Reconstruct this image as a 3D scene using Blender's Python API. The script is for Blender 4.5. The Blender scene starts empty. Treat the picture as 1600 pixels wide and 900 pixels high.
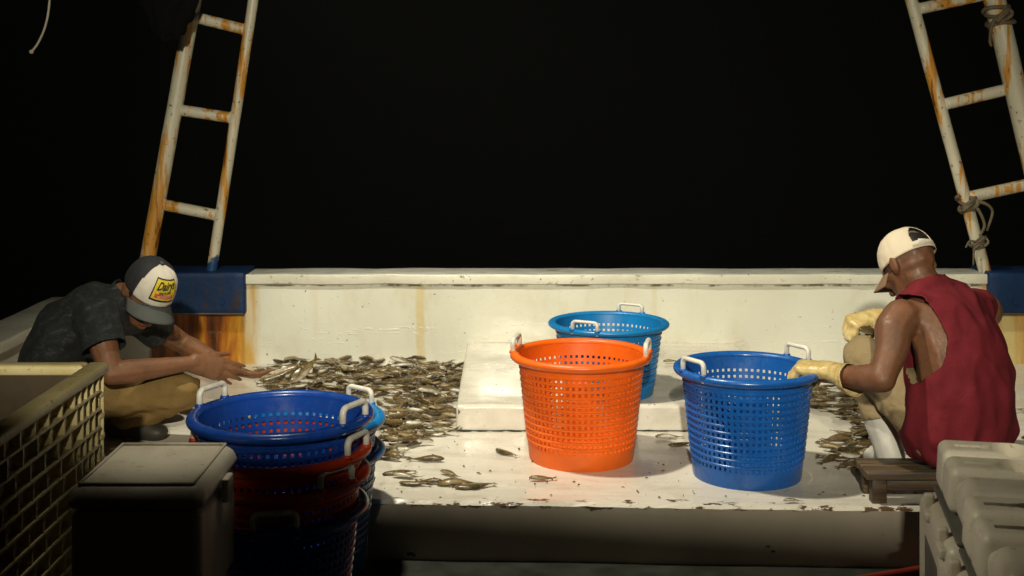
import bpy, bmesh, math, random
from mathutils import Vector as V, Matrix as M, noise
PI = math.pi
R = math.radians
rnd = random.Random(11)
sc = bpy.context.scene
col = sc.collection

# ------------------------------------------------------------------ camera, night sky, work lamps, added fill lights, exposure
K = .76; F, HZ, EYE = 2600.0*K, 141.0, 1.25            # focal length in pixels of the 1600 px frame, horizon row, eye height
cd = bpy.data.cameras.new('camera'); cam = bpy.data.objects.new('camera', cd); col.objects.link(cam)
cam.location = (0, 0, EYE); cam.rotation_euler = (R(90), 0, 0)
cd.sensor_width = 36; cd.lens = F/1600*36; cd.shift_y = -(450-HZ)/1600
cd.clip_start = .05; cd.clip_end = 9000
cd.dof.use_dof = True; cd.dof.focus_distance = 4.3; cd.dof.aperture_fstop = 9
sc.camera = cam

w = bpy.data.worlds.new('World'); sc.world = w; w.use_nodes = True
nt = w.node_tree
sky = nt.nodes.new('ShaderNodeTexSky'); sky.sky_type = 'NISHITA'; sky.sun_disc = False
sky.sun_elevation = R(-4); sky.sun_rotation = R(200)
nt.links.new(sky.outputs[0], nt.nodes['Background'].inputs[0])
nt.nodes['Background'].inputs[1].default_value = .004

def spot(name, loc, target, watts, size, blend, radius, color):
    l = bpy.data.lights.new(name, 'SPOT'); o = bpy.data.objects.new(name, l); col.objects.link(o)
    o.location = loc; o.rotation_euler = (V(target)-V(loc)).to_track_quat('-Z', 'Y').to_euler()
    l.energy = watts; l.spot_size = R(size); l.spot_blend = blend; l.shadow_soft_size = radius; l.color = color
    return o
WARM = (1, .94, .73)
spot('wheelhouse_lamp', (-.1, -1.9, 2.68), (.1, 5.24, .40), 1500, 54, 1, .065, WARM)      # above and behind the camera, cut off below by an added board
spot('deck_floodlight', (-.85, 3.98, 3.6), (.45, 5.0, 0), 600, 70, .8, .10, WARM)
spot('near_deck_lamp', (-.9, 2.15, 1.8), (1.25, 2.6, .42), 85, 34, 1, .05, WARM)  # added fill to brighten the large coolers, not a known lamp
spot('stack_lamp', (-.72, 3.72, 3.2), (-.80, 3.04, .4), 180, 13.5, 1, .10, WARM)  # added narrow fill that lifts the small cooler's lid
sc.view_settings.view_transform = 'Standard'; sc.view_settings.look = 'None'
sc.view_settings.exposure = 0; sc.view_settings.gamma = 1

def P(px, py, d): Y = d*K; return V(((px-800)*Y/F, Y, EYE-(py-HZ)*Y/F))     # a point from its image row and column and its distance
def PZ(px, py, z):
    Y = F*(EYE-z)/(py-HZ); return V(((px-800)*Y/F, Y, z))

# ------------------------------------------------------------------ materials
class G:
    def __init__(s, name):
        s.m = bpy.data.materials.new(name); s.m.use_nodes = True
        s.t = s.m.node_tree; s.b = s.t.nodes['Principled BSDF']; s.tc = s.t.nodes.new('ShaderNodeTexCoord')
    def n(s, typ, **kw):
        x = s.t.nodes.new('ShaderNode'+typ)
        for k, v in kw.items(): setattr(x, k, v)
        return x
    def l(s, a, b): s.t.links.new(a, b)
    def coord(s, scale=(1, 1, 1), kind='Object'):
        mp = s.n('Mapping'); mp.inputs['Scale'].default_value = scale
        s.l(s.tc.outputs[kind], mp.inputs[0]); return mp.outputs[0]
    def noise(s, scale, detail=4, vec=None, rough=.55, dist=0):
        x = s.n('TexNoise'); x.inputs['Scale'].default_value = scale; x.inputs['Detail'].default_value = detail
        x.inputs['Roughness'].default_value = rough; x.inputs['Distortion'].default_value = dist
        s.l(vec if vec is not None else s.tc.outputs['Object'], x.inputs['Vector']); return x.outputs[0]
    def ramp(s, fac, stops):
        x = s.n('ValToRGB'); e = x.color_ramp.elements
        while len(e) < len(stops): e.new(.5)
        for i, (p, c) in enumerate(stops):
            e[i].position = p; e[i].color = (c, c, c, 1) if isinstance(c, (int, float)) else (*c, 1)
        s.l(fac, x.inputs[0]); return x.outputs[0]
    def mix(s, fac, a, b, blend='MIX'):
        x = s.n('Mix', data_type='RGBA', blend_type=blend)
        for v, i in ((fac, 0), (a, 6), (b, 7)):
            if isinstance(v, (int, float)): x.inputs[i].default_value = v
            elif isinstance(v, tuple): x.inputs[i].default_value = (*v, 1)
            else: s.l(v, x.inputs[i])
        return x.outputs[2]
    def math(s, op, a, b=0, c=0):
        x = s.n('Math', operation=op)
        for v, i in ((a, 0), (b, 1), (c, 2)):
            if isinstance(v, (int, float)): x.inputs[i].default_value = v
            else: s.l(v, x.inputs[i])
        return x.outputs[0]
    def win(s, v, lo, hi, soft):                       # 1 between lo and hi
        a = s.n('MapRange'); a.inputs[1].default_value = lo-soft; a.inputs[2].default_value = lo; s.l(v, a.inputs[0])
        b = s.n('MapRange'); b.inputs[1].default_value = hi+soft; b.inputs[2].default_value = hi; s.l(v, b.inputs[0])
        return s.math('MULTIPLY', a.outputs[0], b.outputs[0])
    def xyz(s, obj=False):
        x = s.n('SeparateXYZ'); s.l(s.tc.outputs['Object'] if obj else s.n('NewGeometry').outputs['Position'], x.inputs[0]); return x.outputs
    def base(s, v):
        if isinstance(v, tuple): s.b.inputs['Base Color'].default_value = (*v, 1)
        else: s.l(v, s.b.inputs['Base Color'])
    def rough(s, v):
        if isinstance(v, (int, float)): s.b.inputs['Roughness'].default_value = v
        else: s.l(v, s.b.inputs['Roughness'])
    def bump(s, h, strength=.3, dist=.01):
        x = s.n('Bump'); x.inputs['Strength'].default_value = strength; x.inputs['Distance'].default_value = dist
        s.l(h, x.inputs['Height'])
        if s.b.inputs['Normal'].is_linked: s.l(s.b.inputs['Normal'].links[0].from_socket, x.inputs['Normal'])
        s.l(x.outputs[0], s.b.inputs['Normal'])

def simple(name, c, rough=.5, var=.18, scale=14, bump=.12, bscale=90, dist=.002, spec=.5, metal=0):
    g = G(name); d = tuple(x*(1-var) for x in c); u = tuple(min(1, x*(1+var*.6)) for x in c)
    g.base(g.ramp(g.noise(scale), [(.3, d), (.7, u)])); g.rough(g.ramp(g.noise(scale*2), [(.3, max(.05, rough-.1)), (.7, rough+.1)]))
    g.b.inputs['Specular IOR Level'].default_value = spec; g.b.inputs['Metallic'].default_value = metal
    if bump: g.bump(g.noise(bscale, 3), bump, dist)
    return g.m

def plastic(name, c, rough=.32):
    g = G(name)
    d = tuple(x*.8 for x in c)
    cc = g.ramp(g.noise(7, 5), [(.35, d), (.65, c)])
    scuff = g.ramp(g.noise(60, 5, g.coord((1, 1, 2.5))), [(.66, 0), (.76, 1)])
    pale = tuple(min(.7, x*.8+.07) for x in c)
    cc = g.mix(g.math('MULTIPLY', scuff, .5), cc, pale)
    scr = g.ramp(g.noise(9, 5, g.coord((6, 6, .9)), .7), [(.60, 0), (.66, 1)])
    cc = g.mix(g.math('MULTIPLY', scr, .22), cc, pale)
    slime = g.ramp(g.noise(17, 6, g.coord((1, 1, .55)), .7), [(.60, 0), (.72, 1)])
    g.base(g.mix(g.math('MULTIPLY', slime, .38), cc, tuple(x*.35+.03 for x in c)))
    g.rough(g.ramp(g.noise(25), [(.3, rough-.08), (.7, rough+.16)]))
    g.b.inputs['Subsurface Weight'].default_value = .12; g.b.inputs['Subsurface Radius'].default_value = (.01, .01, .01)
    g.bump(g.noise(120, 2), .06, .002)
    return g.m

MT = {}
MT['orange'] = plastic('orange_plastic', (.85, .135, .004), .38)
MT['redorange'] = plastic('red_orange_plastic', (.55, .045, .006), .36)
MT['blue'] = plastic('deep_blue_plastic', (.008, .10, .40), .26)
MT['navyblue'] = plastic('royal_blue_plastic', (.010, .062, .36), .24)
MT['lightblue'] = plastic('light_blue_plastic', (.006, .19, .50), .32)
MT['handle'] = simple('white_handle_plastic', (.66, .62, .55), .4, .15, 30, .05)
MT['cooler'] = None

# painted deck: off-white paint, grime, scuffs, drips, chipped near edge
g = G('deck_paint'); x, y, z = g.xyz()
c = g.ramp(g.noise(1.6, 6), [(.3, (.60, .55, .47)), (.7, (.70, .66, .58))])
c = g.mix(g.math('MULTIPLY', g.ramp(g.noise(5, 8, g.coord((1, 2.4, 1)), .65), [(.52, 0), (.7, 1)]), .45), c, (.42, .36, .28))
c = g.mix(g.ramp(g.noise(38, 5, None, .6), [(.665, 0), (.70, 1)]), c, (.09, .07, .05))
c = g.mix(g.math('MULTIPLY', g.ramp(g.noise(130, 3), [(.68, 0), (.74, 1)]), .7), c, (.16, .13, .1))
drag = g.ramp(g.noise(3.2, 6, g.coord((.7, 3.6, 1)), .65, .5), [(.50, 0), (.64, 1)])
c = g.mix(g.math('MULTIPLY', drag, .34), c, (.40, .36, .31))
smear = g.ramp(g.noise(2.3, 7, g.coord((1.6, 1, 1)), .68, 1.0), [(.58, 0), (.72, 1)])
c = g.mix(g.math('MULTIPLY', smear, .4), c, (.33, .27, .20))
edge = g.win(g.math('ADD', y, g.math('MULTIPLY', x, .046)), 3.7, 3.866, .04)
chip = g.ramp(g.math('ADD', g.noise(26, 6, g.coord((.5, 1, 1)), .7), g.math('MULTIPLY', edge, .15)), [(.70, 0), (.73, 1)])
c = g.mix(chip, c, (.085, .05, .03))
g.base(c); g.rough(g.ramp(g.noise(3, 6), [(.40, .08), (.62, .5)]))
g.bump(g.noise(9, 6), .2, .006); g.bump(g.noise(70, 3), .15, .003)
MT['deck'] = g.m

g = G('deck_edge_paint'); x, y, z = g.xyz()
c = g.ramp(g.noise(3, 6), [(.3, (.40, .34, .26)), (.7, (.52, .45, .35))])
c = g.mix(g.ramp(g.noise(14, 6, g.coord((.6, 1, 1)), .6), [(.68, 0), (.70, 1)]), c, (.035, .025, .018))
top = g.win(z, -.012, .02, .018)
c = g.mix(g.ramp(g.math('ADD', g.noise(24, 6, g.coord((.5, 1, 1)), .7), g.math('MULTIPLY', top, .22)), [(.74, 0), (.79, 1)]), c, (.09, .05, .025))
g.base(c); g.rough(.6); g.bump(g.noise(30, 5), .4, .006)
MT['coaming'] = g.m

# bulwark: wet white paint with rust streaks, the steel ends rusted through below the blue posts
g = G('bulwark_paint'); x, y, z = g.xyz()
c = g.ramp(g.noise(1.8, 6), [(.3, (.62, .60, .50)), (.7, (.72, .71, .62))])
c = g.mix(g.math('MULTIPLY', g.ramp(g.noise(6, 7, g.coord((1, 1, .6)), .65), [(.53, 0), (.7, 1)]), .35), c, (.50, .43, .27))
st = g.ramp(g.noise(7, 4, g.coord((1.2, 1, .06))), [(.62, 0), (.72, 1)])
fade = g.n('MapRange'); fade.inputs[1].default_value = .02; fade.inputs[2].default_value = .40; g.l(z, fade.inputs[0])
c = g.mix(g.math('MULTIPLY', g.math('MULTIPLY', st, fade.outputs[0]), .45), c, (.52, .36, .10))
xs = g.math('ADD', x, g.math('MULTIPLY', g.noise(9, 3, g.coord((.2, 1, 1))), .03))
c = g.mix(g.math('MULTIPLY', g.win(xs, -.415, -.39, .012), g.ramp(g.noise(12, 3), [(.3, .3), (.7, .8)])), c, (.60, .44, .16))
c = g.mix(g.math('MULTIPLY', g.win(xs, -1.3, -1.165, .035), g.ramp(g.noise(16, 5, g.coord((1, 1, .2))), [(.35, .25), (.6, 1)])), c, (.55, .33, .07))
# crusted joint below the cap rail
jn = g.win(g.math('ADD', z, g.math('MULTIPLY', g.noise(14, 4), .02)), .366, .376, .004)
jc = g.ramp(g.noise(11, 5, g.coord((1, 1, .3))), [(.44, 0), (.56, 1)])
c = g.mix(g.math('MULTIPLY', g.math('MULTIPLY', jn, jc), .9), c, (.13, .09, .04))
c = g.mix(g.ramp(g.noise(48, 4), [(.70, 0), (.735, 1)]), c, (.12, .10, .06))
c = g.mix(g.math('MULTIPLY', g.ramp(g.noise(150, 2), [(.70, 0), (.76, 1)]), .7), c, (.14, .13, .11))
rn = g.noise(9, 5, g.coord((1.3, 1, .16)), .6, .4)
rust = g.ramp(rn, [(.32, (.035, .010, .003)), (.45, (.15, .038, .004)), (.54, (.40, .125, .008)), (.64, (.58, .30, .03)), (.76, (.62, .50, .22))])
c = g.mix(g.win(g.math('ADD', x, g.math('MULTIPLY', g.noise(6, 4, g.coord((1, 1, .3))), .04)), -1.62, -1.215, .02), c, rust)
rust2 = g.ramp(rn, [(.25, (.20, .055, .006)), (.45, (.48, .26, .05)), (.65, (.58, .46, .20))])
c = g.mix(g.win(x, 2.17, 9, .05), c, rust2)
g.base(c)
g.rough(g.ramp(g.noise(4, 6), [(.35, .10), (.65, .34)]))
g.bump(g.noise(5, 3), .12, .010)
band = g.win(g.math('ADD', z, g.math('MULTIPLY', g.noise(2.2, 4), .12)), .13, .24, .05)
drop = g.ramp(g.noise(75, 3, g.coord((.6, 1, 1.3)), .65), [(.50, 0), (.68, 1)])
lines = g.ramp(g.noise(1.0, 4, g.coord((1.3, 1, 26)), .6), [(.56, 0), (.64, 1)])
g.bump(g.math('MULTIPLY', drop, g.math('MULTIPLY', lines, g.math('ADD', .15, band))), .35, .005)
g.b.inputs['Coat Weight'].default_value = .4; g.b.inputs['Coat Roughness'].default_value = .08
MT['bulwark'] = g.m

g = G('cap_rail_paint')
c = g.ramp(g.noise(5, 7, g.coord((1, 3, 1)), .65), [(.35, (.26, .26, .23)), (.62, (.42, .42, .38))])
c = g.mix(g.ramp(g.noise(22, 5, g.coord((.4, 1, 1)), .7), [(.62, 0), (.67, 1)]), c, (.10, .07, .04))
g.base(c); g.rough(.55); g.bump(g.noise(26, 5), .35, .006); MT['cap_rail'] = g.m

g = G('cap_lip_paint'); x, y, z = g.xyz()
c = g.ramp(g.noise(3, 6), [(.3, (.56, .53, .43)), (.7, (.70, .68, .58))])
c = g.mix(g.ramp(g.noise(20, 6, g.coord((.45, 1, 1)), .7), [(.60, 0), (.65, 1)]), c, (.24, .17, .09))
c = g.mix(g.ramp(g.noise(60, 4), [(.67, 0), (.70, 1)]), c, (.07, .06, .04))
g.base(c); g.rough(.35); g.bump(g.noise(20, 6), .4, .008); MT['cap_lip'] = g.m

g = G('blue_steel_paint'); x, y, z = g.xyz()
c = g.ramp(g.noise(5, 6), [(.3, (.002, .014, .052)), (.7, (.003, .026, .090))])
c = g.mix(g.ramp(g.noise(9, 6, g.coord((1, 1, .35)), .65), [(.60, 0), (.68, 1)]), c, (.03, .015, .008))
g.base(c); g.rough(.5); g.b.inputs['Specular IOR Level'].default_value = .25; g.bump(g.noise(24, 5), .3, .006); MT['blue_steel'] = g.m

def ladder_paint(name, down):
    g = G(name); x, y, z = g.xyz()
    c = g.ramp(g.noise(4, 6), [(.3, (.46, .42, .31)), (.7, (.58, .54, .42))])
    v = g.coord((14, 14, 1.1))
    c = g.mix(g.ramp(g.noise(1.6, 5, v, .6), [(.50, 0), (.56, 1)]), c, (.50, .23, .03))
    c = g.mix(g.ramp(g.noise(1.6, 5, v, .6), [(.62, 0), (.68, 1)]), c, (.14, .045, .008))
    c = g.mix(g.ramp(g.noise(40, 5, None, .65), [(.62, 0), (.66, 1)]), c, (.10, .055, .02))
    zz = g.math('ADD', z, g.math('MULTIPLY', g.noise(16, 4), .16))
    low = g.n('MapRange'); low.inputs[1].default_value = down+.09; low.inputs[2].default_value = down+.07; g.l(zz, low.inputs[0])
    c = g.mix(low.outputs[0], c, (.010, .05, .14))
    g.base(c); g.rough(.4); g.bump(g.noise(30, 5), .3, .005); return g.m
MT['ladder'] = ladder_paint('ladder_paint', .46)
MT['ladder_plain'] = ladder_paint('worn_ladder_paint', -3)

def cloth(name, c, var=.25, fold=.5):
    g = G(name); d = tuple(v*(1-var) for v in c)
    cc = g.ramp(g.noise(9, 6, None, .6), [(.3, d), (.7, c)])
    g.base(cc); g.rough(.9); g.b.inputs['Specular IOR Level'].default_value = .15
    g.bump(g.noise(420, 2), .3, .0015)
    g.bump(g.noise(13, 5, None, .55, 1.2), fold, .012); return g.m
MT['maroon'] = cloth('maroon_cotton', (.17, .016, .024), .35, .4)
MT['khaki'] = cloth('khaki_cotton', (.27, .20, .11), .3, .7)
MT['khaki_brown'] = cloth('brown_khaki_cotton', (.23, .145, .052), .35, .7)
g = G('dark_printed_cotton')
c = g.ramp(g.noise(24, 6, g.coord((1, 1, 1.6)), .7, .8), [(.42, (.003, .004, .005)), (.53, (.006, .008, .009)), (.68, (.034, .040, .040))])
g.base(c); g.rough(.85); g.bump(g.noise(12, 5, None, .55, 1.2), .5, .014); MT['tshirt'] = g.m
MT['belt'] = simple('dark_belt_webbing', (.015, .015, .022), .6)
MT['boot'] = simple('white_rubber', (.60, .57, .52), .4, .15, 10, .1)
MT['shoe'] = simple('dark_rubber', (.03, .026, .018), .6)
MT['cap_beige'] = cloth('beige_cap_cotton', (.66, .56, .43), .12, .12)
MT['cap_white'] = cloth('white_cap_foam', (.66, .60, .52), .18, .2)
g = G('navy_cap_mesh'); v = g.n('TexVoronoi'); v.inputs['Scale'].default_value = 330; g.l(g.tc.outputs['Object'], v.inputs['Vector'])
g.base(g.ramp(v.outputs['Distance'], [(.2, (.004, .004, .006)), (.6, (.016, .016, .020))])); g.rough(.8); MT['cap_navy'] = g.m
MT['brim'] = cloth('charcoal_brim_cloth', (.085, .088, .085), .25, .1)
MT['brim_brown'] = cloth('faded_brim_cloth', (.26, .16, .10), .25, .1)
MT['patch_black'] = simple('black_stitching', (.012, .012, .010), .8)
MT['patch_yellow'] = simple('yellow_embroidery', (.62, .46, .015), .7, .2, 150, .3, 500)
MT['patch_red'] = simple('red_embroidery', (.50, .07, .03), .7, .2, 150, .3, 500)
MT['patch_pink'] = simple('pale_stitching', (.62, .32, .22), .7)
MT['patch_white'] = simple('white_stitching', (.62, .58, .5), .7)

def skin(name, c):
    g = G(name); d = tuple(v*.72 for v in c); u = (min(1, c[0]*1.18), c[1]*1.05, c[2])
    sk = g.ramp(g.noise(11, 6, None, .6), [(.3, d), (.7, u)])
    sk = g.mix(g.math('MULTIPLY', g.ramp(g.noise(48, 5, None, .7), [(.5, 0), (.68, 1)]), .4), sk, tuple(v*.5 for v in c))
    g.base(sk); g.rough(g.ramp(g.noise(55, 5, None, .7), [(.35, .42), (.6, .68)]))
    g.b.inputs['Subsurface Weight'].default_value = .08; g.b.inputs['Subsurface Radius'].default_value = (.012, .005, .003)
    g.bump(g.noise(240, 4), .4, .0015); g.bump(g.noise(22, 4), .3, .005); return g.m
MT['skin_dark'] = skin('dark_brown_skin', (.165, .072, .034))
MT['skin'] = skin('brown_skin', (.175, .078, .034))
MT['hair'] = simple('black_hair', (.010, .008, .007), .6, .3, 200, .6, 300)
MT['eye'] = simple('eye_white', (.5, .47, .42), .2, 0, 5, 0)
g = G('cream_latex')
c = g.ramp(g.noise(14, 6, None, .6, .8), [(.3, (.38, .24, .075)), (.55, (.58, .44, .19)), (.72, (.64, .54, .32))])
g.base(c); g.rough(g.ramp(g.noise(20), [(.3, .22), (.7, .45)])); g.b.inputs['Subsurface Weight'].default_value = .2
g.b.inputs['Subsurface Radius'].default_value = (.01, .008, .004); g.bump(g.noise(36, 5, None, .6, 1.5), .6, .006); MT['glove'] = g.m

g = G('bin_plastic'); x, y, z = g.xyz()
c = g.ramp(g.noise(8, 6), [(.3, (.48, .38, .16)), (.7, (.64, .54, .29))])
c = g.mix(g.ramp(g.noise(26, 6, None, .7), [(.58, 0), (.68, 1)]), c, (.16, .10, .03))
g.base(c); g.rough(.5); g.bump(g.noise(60, 4), .25, .004); MT['bin'] = g.m
MT['bin_inner'] = simple('stained_bin_plastic', (.06, .04, .02), .6)  # inner shell is coloured much darker than the outer walls

g = G('cooler_plastic')
c = g.ramp(g.noise(3, 6), [(.3, (.50, .44, .34)), (.7, (.62, .56, .45))])
c = g.mix(g.ramp(g.noise(46, 6, None, .7), [(.60, 0), (.70, 1)]), c, (.24, .19, .12))
c = g.mix(g.math('MULTIPLY', g.ramp(g.noise(7, 7, None, .65), [(.52, 0), (.68, 1)]), .4), c, (.34, .27, .17))
g.base(c); g.rough(g.ramp(g.noise(12), [(.3, .35), (.7, .55)])); g.bump(g.noise(300, 2), .2, .0015); MT['cooler'] = g.m
MT['cooler_grey'] = simple('grey_gasket', (.10, .095, .08), .6)

g = G('worn_wood'); v = g.coord((1.5, 22, 22))
c = g.ramp(g.noise(2.2, 6, v, .6, .6), [(.3, (.022, .013, .007)), (.5, (.07, .042, .02)), (.7, (.14, .09, .042))])
g.base(c); g.rough(.55); g.bump(g.noise(2.2, 6, v, .6, .6), .5, .006); MT['wood'] = g.m
MT['rope'] = simple('weathered_rope', (.13, .10, .06), .9, .35, 40, .5, 200, .004)
MT['netting'] = simple('black_tarred_net', (.002, .002, .002), .95, spec=.05)
MT['wire'] = simple('pale_wire', (.40, .34, .26), .5)
MT['red_hose'] = simple('dark_red_hose', (.16, .018, .010), .4)
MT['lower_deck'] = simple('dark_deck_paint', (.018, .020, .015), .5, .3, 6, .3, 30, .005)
MT['hull'] = simple('hull_paint', (.02, .06, .14), .5)

g = G('fish_skin'); x, y, z = g.xyz(True)
oi = g.n('ObjectInfo')
yy = g.math('ADD', y, g.math('MULTIPLY', g.math('SUBTRACT', g.noise(90, 4), .5), .010))
back = g.ramp(g.math('MULTIPLY_ADD', yy, 25, .5), [(.12, (.62, .60, .53)), (.30, (.40, .37, .29)), (.42, (.16, .12, .06)), (.72, (.075, .053, .022)), (1, (.04, .03, .013))])
back2 = g.ramp(g.math('MULTIPLY_ADD', yy, 25, .5), [(.1, (.34, .27, .16)), (.35, (.15, .10, .042)), (.9, (.055, .038, .014))])
c = g.mix(g.ramp(oi.outputs['Random'], [(.42, 0), (.55, 1)]), back, back2)
c = g.mix(g.math('MULTIPLY', g.ramp(g.noise(120, 4), [(.5, 0), (.7, 1)]), .5), c, (.30, .20, .08))
g.base(c); g.rough(g.ramp(g.noise(70), [(.3, .10), (.7, .36)])); g.b.inputs['Metallic'].default_value = .0
v = g.n('TexVoronoi'); v.inputs['Scale'].default_value = 420; g.l(g.tc.outputs['Object'], v.inputs['Vector'])
g.bump(v.outputs['Distance'], .3, .001); MT['fish'] = g.m
MT['fish_eye'] = simple('fish_eye', (.006, .006, .006), .1, 0, 5, 0)

g = G('sea_water'); g.base((.002, .004, .005)); g.rough(.12)
g.bump(g.noise(.5, 6), .6, .4); g.bump(g.noise(3, 4), .4, .08); MT['sea'] = g.m

# ------------------------------------------------------------------ building helpers
ORG = {}; TH = 0
def tag(o, label, cat=None, group=None):
    if label: o['label'] = label
    if cat: o['category'] = cat
    if group: o['group'] = group
    return o
def thing(name, loc, label, cat, group=None):
    o = bpy.data.objects.new(name, None); col.objects.link(o); o.location = loc; o.empty_display_size = .1
    ORG[o] = V(loc); return tag(o, label, cat, group)
def obj(name, bm, mats, parent=None, smooth=True, origin=None, bevel=0, seg=2):
    """link a bmesh (world coordinates) as ONE mesh object, under its parent if there is one"""
    if isinstance(bm, bmesh.types.BMesh):
        me = bpy.data.meshes.new(name); bm.to_mesh(me); bm.free()
    else: me = bm; me.name = name
    if not isinstance(mats, (list, tuple)): mats = [mats]
    for m in mats: me.materials.append(m)
    o = bpy.data.objects.new(name, me); col.objects.link(o)
    base = V(origin) if origin is not None else V((0, 0, 0))
    if parent is not None:
        base = ORG[parent]; o.parent = parent; ORG[o] = base
    if base.length: me.transform(M.Translation(-base))
    if parent is None: o.location = base; ORG[o] = base
    for p in me.polygons: p.use_smooth = smooth
    global TH
    if TH:                                              # a garment or shell: real thickness
        sm = o.modifiers.new('thickness', 'SOLIDIFY'); sm.thickness = TH; sm.offset = -1; sm.thickness_clamp = 1.5; TH = 0
    if bevel:
        b = o.modifiers.new('b', 'BEVEL'); b.width = bevel; b.segments = seg; b.limit_method = 'ANGLE'; b.angle_limit = R(40)
    if smooth:
        s = o.modifiers.new('w', 'WEIGHTED_NORMAL') if bevel else None
    return o
def struct(name, bm, mats, **k):
    o = obj(name, bm, mats, **k); o['kind'] = 'structure'; return o

def box(bm, lo, hi, rot=None, mat=0, subdiv=0):
    lo, hi = V(lo), V(hi); c = (lo+hi)/2; d = hi-lo
    r = bmesh.ops.create_cube(bm, size=1, matrix=M.Translation(c) @ (rot.to_4x4() if rot else M.Identity(4)) @ M.Diagonal((d.x, d.y, d.z, 1)))
    fs = {f for v in r['verts'] for f in v.link_faces}
    for f in fs: f.material_index = mat
    return r['verts']
def rbox(bm, lo, hi, r=.02, seg=4, taper=0, mat=0):
    t = bmesh.new(); vs = box(t, lo, hi)
    if taper:
        c = (V(lo)+V(hi))/2
        for v in vs:
            if v.co.z > c.z: v.co.x += (c.x-v.co.x)*taper; v.co.y += (c.y-v.co.y)*taper
    bmesh.ops.bevel(t, geom=t.edges[:]+t.verts[:], offset=r, segments=seg, profile=.5, affect='EDGES')
    merge(bm, t, mat)
def merge(bm, t, mat=None):
    if mat is not None:
        for f in t.faces: f.material_index = mat
    me = bpy.data.meshes.new('t'); t.to_mesh(me); t.free(); bm.from_mesh(me); bpy.data.meshes.remove(me)
def tube(bm, pts, r, n=10, cap=True, mat=0, flat=1):
    pts = [V(p) for p in pts]; rings = []; up = None
    for i, p in enumerate(pts):
        d = (pts[min(i+1, len(pts)-1)]-pts[max(i-1, 0)]).normalized()
        if up is None: up = V((0, 0, 1)) if abs(d.z) < .9 else V((1, 0, 0))
        a = d.cross(up).normalized(); b = a.cross(d).normalized(); up = b
        rr = r[i] if isinstance(r, (list, tuple)) else r
        rings.append([bm.verts.new(p+a*math.cos(2*PI*k/n)*rr+b*math.sin(2*PI*k/n)*rr*flat) for k in range(n)])
    for A, B in zip(rings, rings[1:]):
        for k in range(n):
            f = bm.faces.new((A[k], A[(k+1) % n], B[(k+1) % n], B[k])); f.material_index = mat
    if cap:
        bm.faces.new(rings[0][::-1]).material_index = mat; bm.faces.new(rings[-1]).material_index = mat
def lathe(bm, prof, n=96, mat=0, close=False):
    rings = [[bm.verts.new((r*math.cos(2*PI*k/n), r*math.sin(2*PI*k/n), z)) for k in range(n)] for r, z in prof]
    pr = list(zip(rings, rings[1:])) + ([(rings[-1], rings[0])] if close else [])
    for A, B in pr:
        for k in range(n):
            f = bm.faces.new((A[k], A[(k+1) % n], B[(k+1) % n], B[k])); f.material_index = mat
    return rings
def bez(p, n=12):
    """smooth polyline through points (Catmull-Rom)"""
    p = [V(a) for a in p]; q = [p[0]*2-p[1]]+p+[p[-1]*2-p[-2]]; out = []
    for i in range(1, len(q)-2):
        for k in range(n):
            t = k/n; a, b, c_, d = q[i-1:i+3]
            out.append(.5*((2*b)+(c_-a)*t+(2*a-5*b+4*c_-d)*t*t+(3*b-a-3*c_+d)*t**3))
    return out+[p[-1]]

# ------------------------------------------------------------------ setting: sea, hull, decks, bulwarks
bm = bmesh.new(); s = 3500
bm.faces.new([bm.verts.new(v) for v in ((-s, -s, -1.5), (s, -s, -1.5), (s, s, -1.5), (-s, s, -1.5))])
struct('sea', bm, MT['sea'], smooth=False)
LOW = -.18                                           # the lower deck the coolers and the basket stack stand on
EDGE = lambda x: 3.834-.046*x if x > -.44 else 4.12
bm = bmesh.new(); box(bm, (-2.12, -1, -2.2), (3.22, 5.95, LOW-.02)); struct('hull', bm, MT['hull'], smooth=False)
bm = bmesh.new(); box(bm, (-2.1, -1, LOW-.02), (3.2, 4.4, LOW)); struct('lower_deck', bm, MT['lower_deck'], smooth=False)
bm = bmesh.new()                                     # raised fish deck, its face a little uneven
N = 120; top = []; lip = []; bot = []; far = []
XS = sorted([-1.905+4.905*i/N for i in range(N-1)]+[-.4401, -.4399])+[3.0]
for i, x in enumerate(XS):
    j = .006*noise.noise(V((x*3, 0, 0)))+.004*noise.noise(V((x*14, 2, 0)))
    y = EDGE(x)+j
    far.append(bm.verts.new((x, 5.85, 0))); top.append(bm.verts.new((x, y+.012, .0)))
    lip.append(bm.verts.new((x, y, -.010+.003*noise.noise(V((x*20, 5, 0)))))); bot.append(bm.verts.new((x, y+.004, LOW-.01)))
for i in range(len(XS)-1):
    for A, B, m in ((top, far, 0), (lip, top, 0), (bot, lip, 1)):
        f = bm.faces.new((A[i], A[i+1], B[i+1], B[i])); f.material_index = m
struct('deck', bm, [MT['deck'], MT['coaming']], smooth=False)
# low raised hatch in the middle
bm = bmesh.new(); rbox(bm, (-.205, 4.63, -.03), (1.02, 5.782, .098), .014, 4)
bmesh.ops.subdivide_edges(bm, edges=[e for e in bm.edges if e.calc_length() > .3], cuts=30, use_grid_fill=True)
for v in bm.verts: v.co += V((0, .006*noise.noise(v.co*5), .004*noise.noise(v.co*4+V((3, 3, 3)))))
o = obj('hatch_cover', bm, MT['deck'], origin=(.4, 5.2, 0)); tag(o, 'low white painted hatch block on the deck under the light blue basket', 'hatch')
bm = bmesh.new()
tube(bm, [(-.2+1.2*i/60, 4.628-.002*abs(noise.noise(V((i*.4, 0, 0)))), .004+.003*noise.noise(V((i*.5, 7, 0)))) for i in range(61)],
     [.0045*(.35+.9*abs(noise.noise(V((i*.33, 1, 9))))) for i in range(61)], 6)
obj('joint_gap', bm, MT['patch_black'], o)

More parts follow.
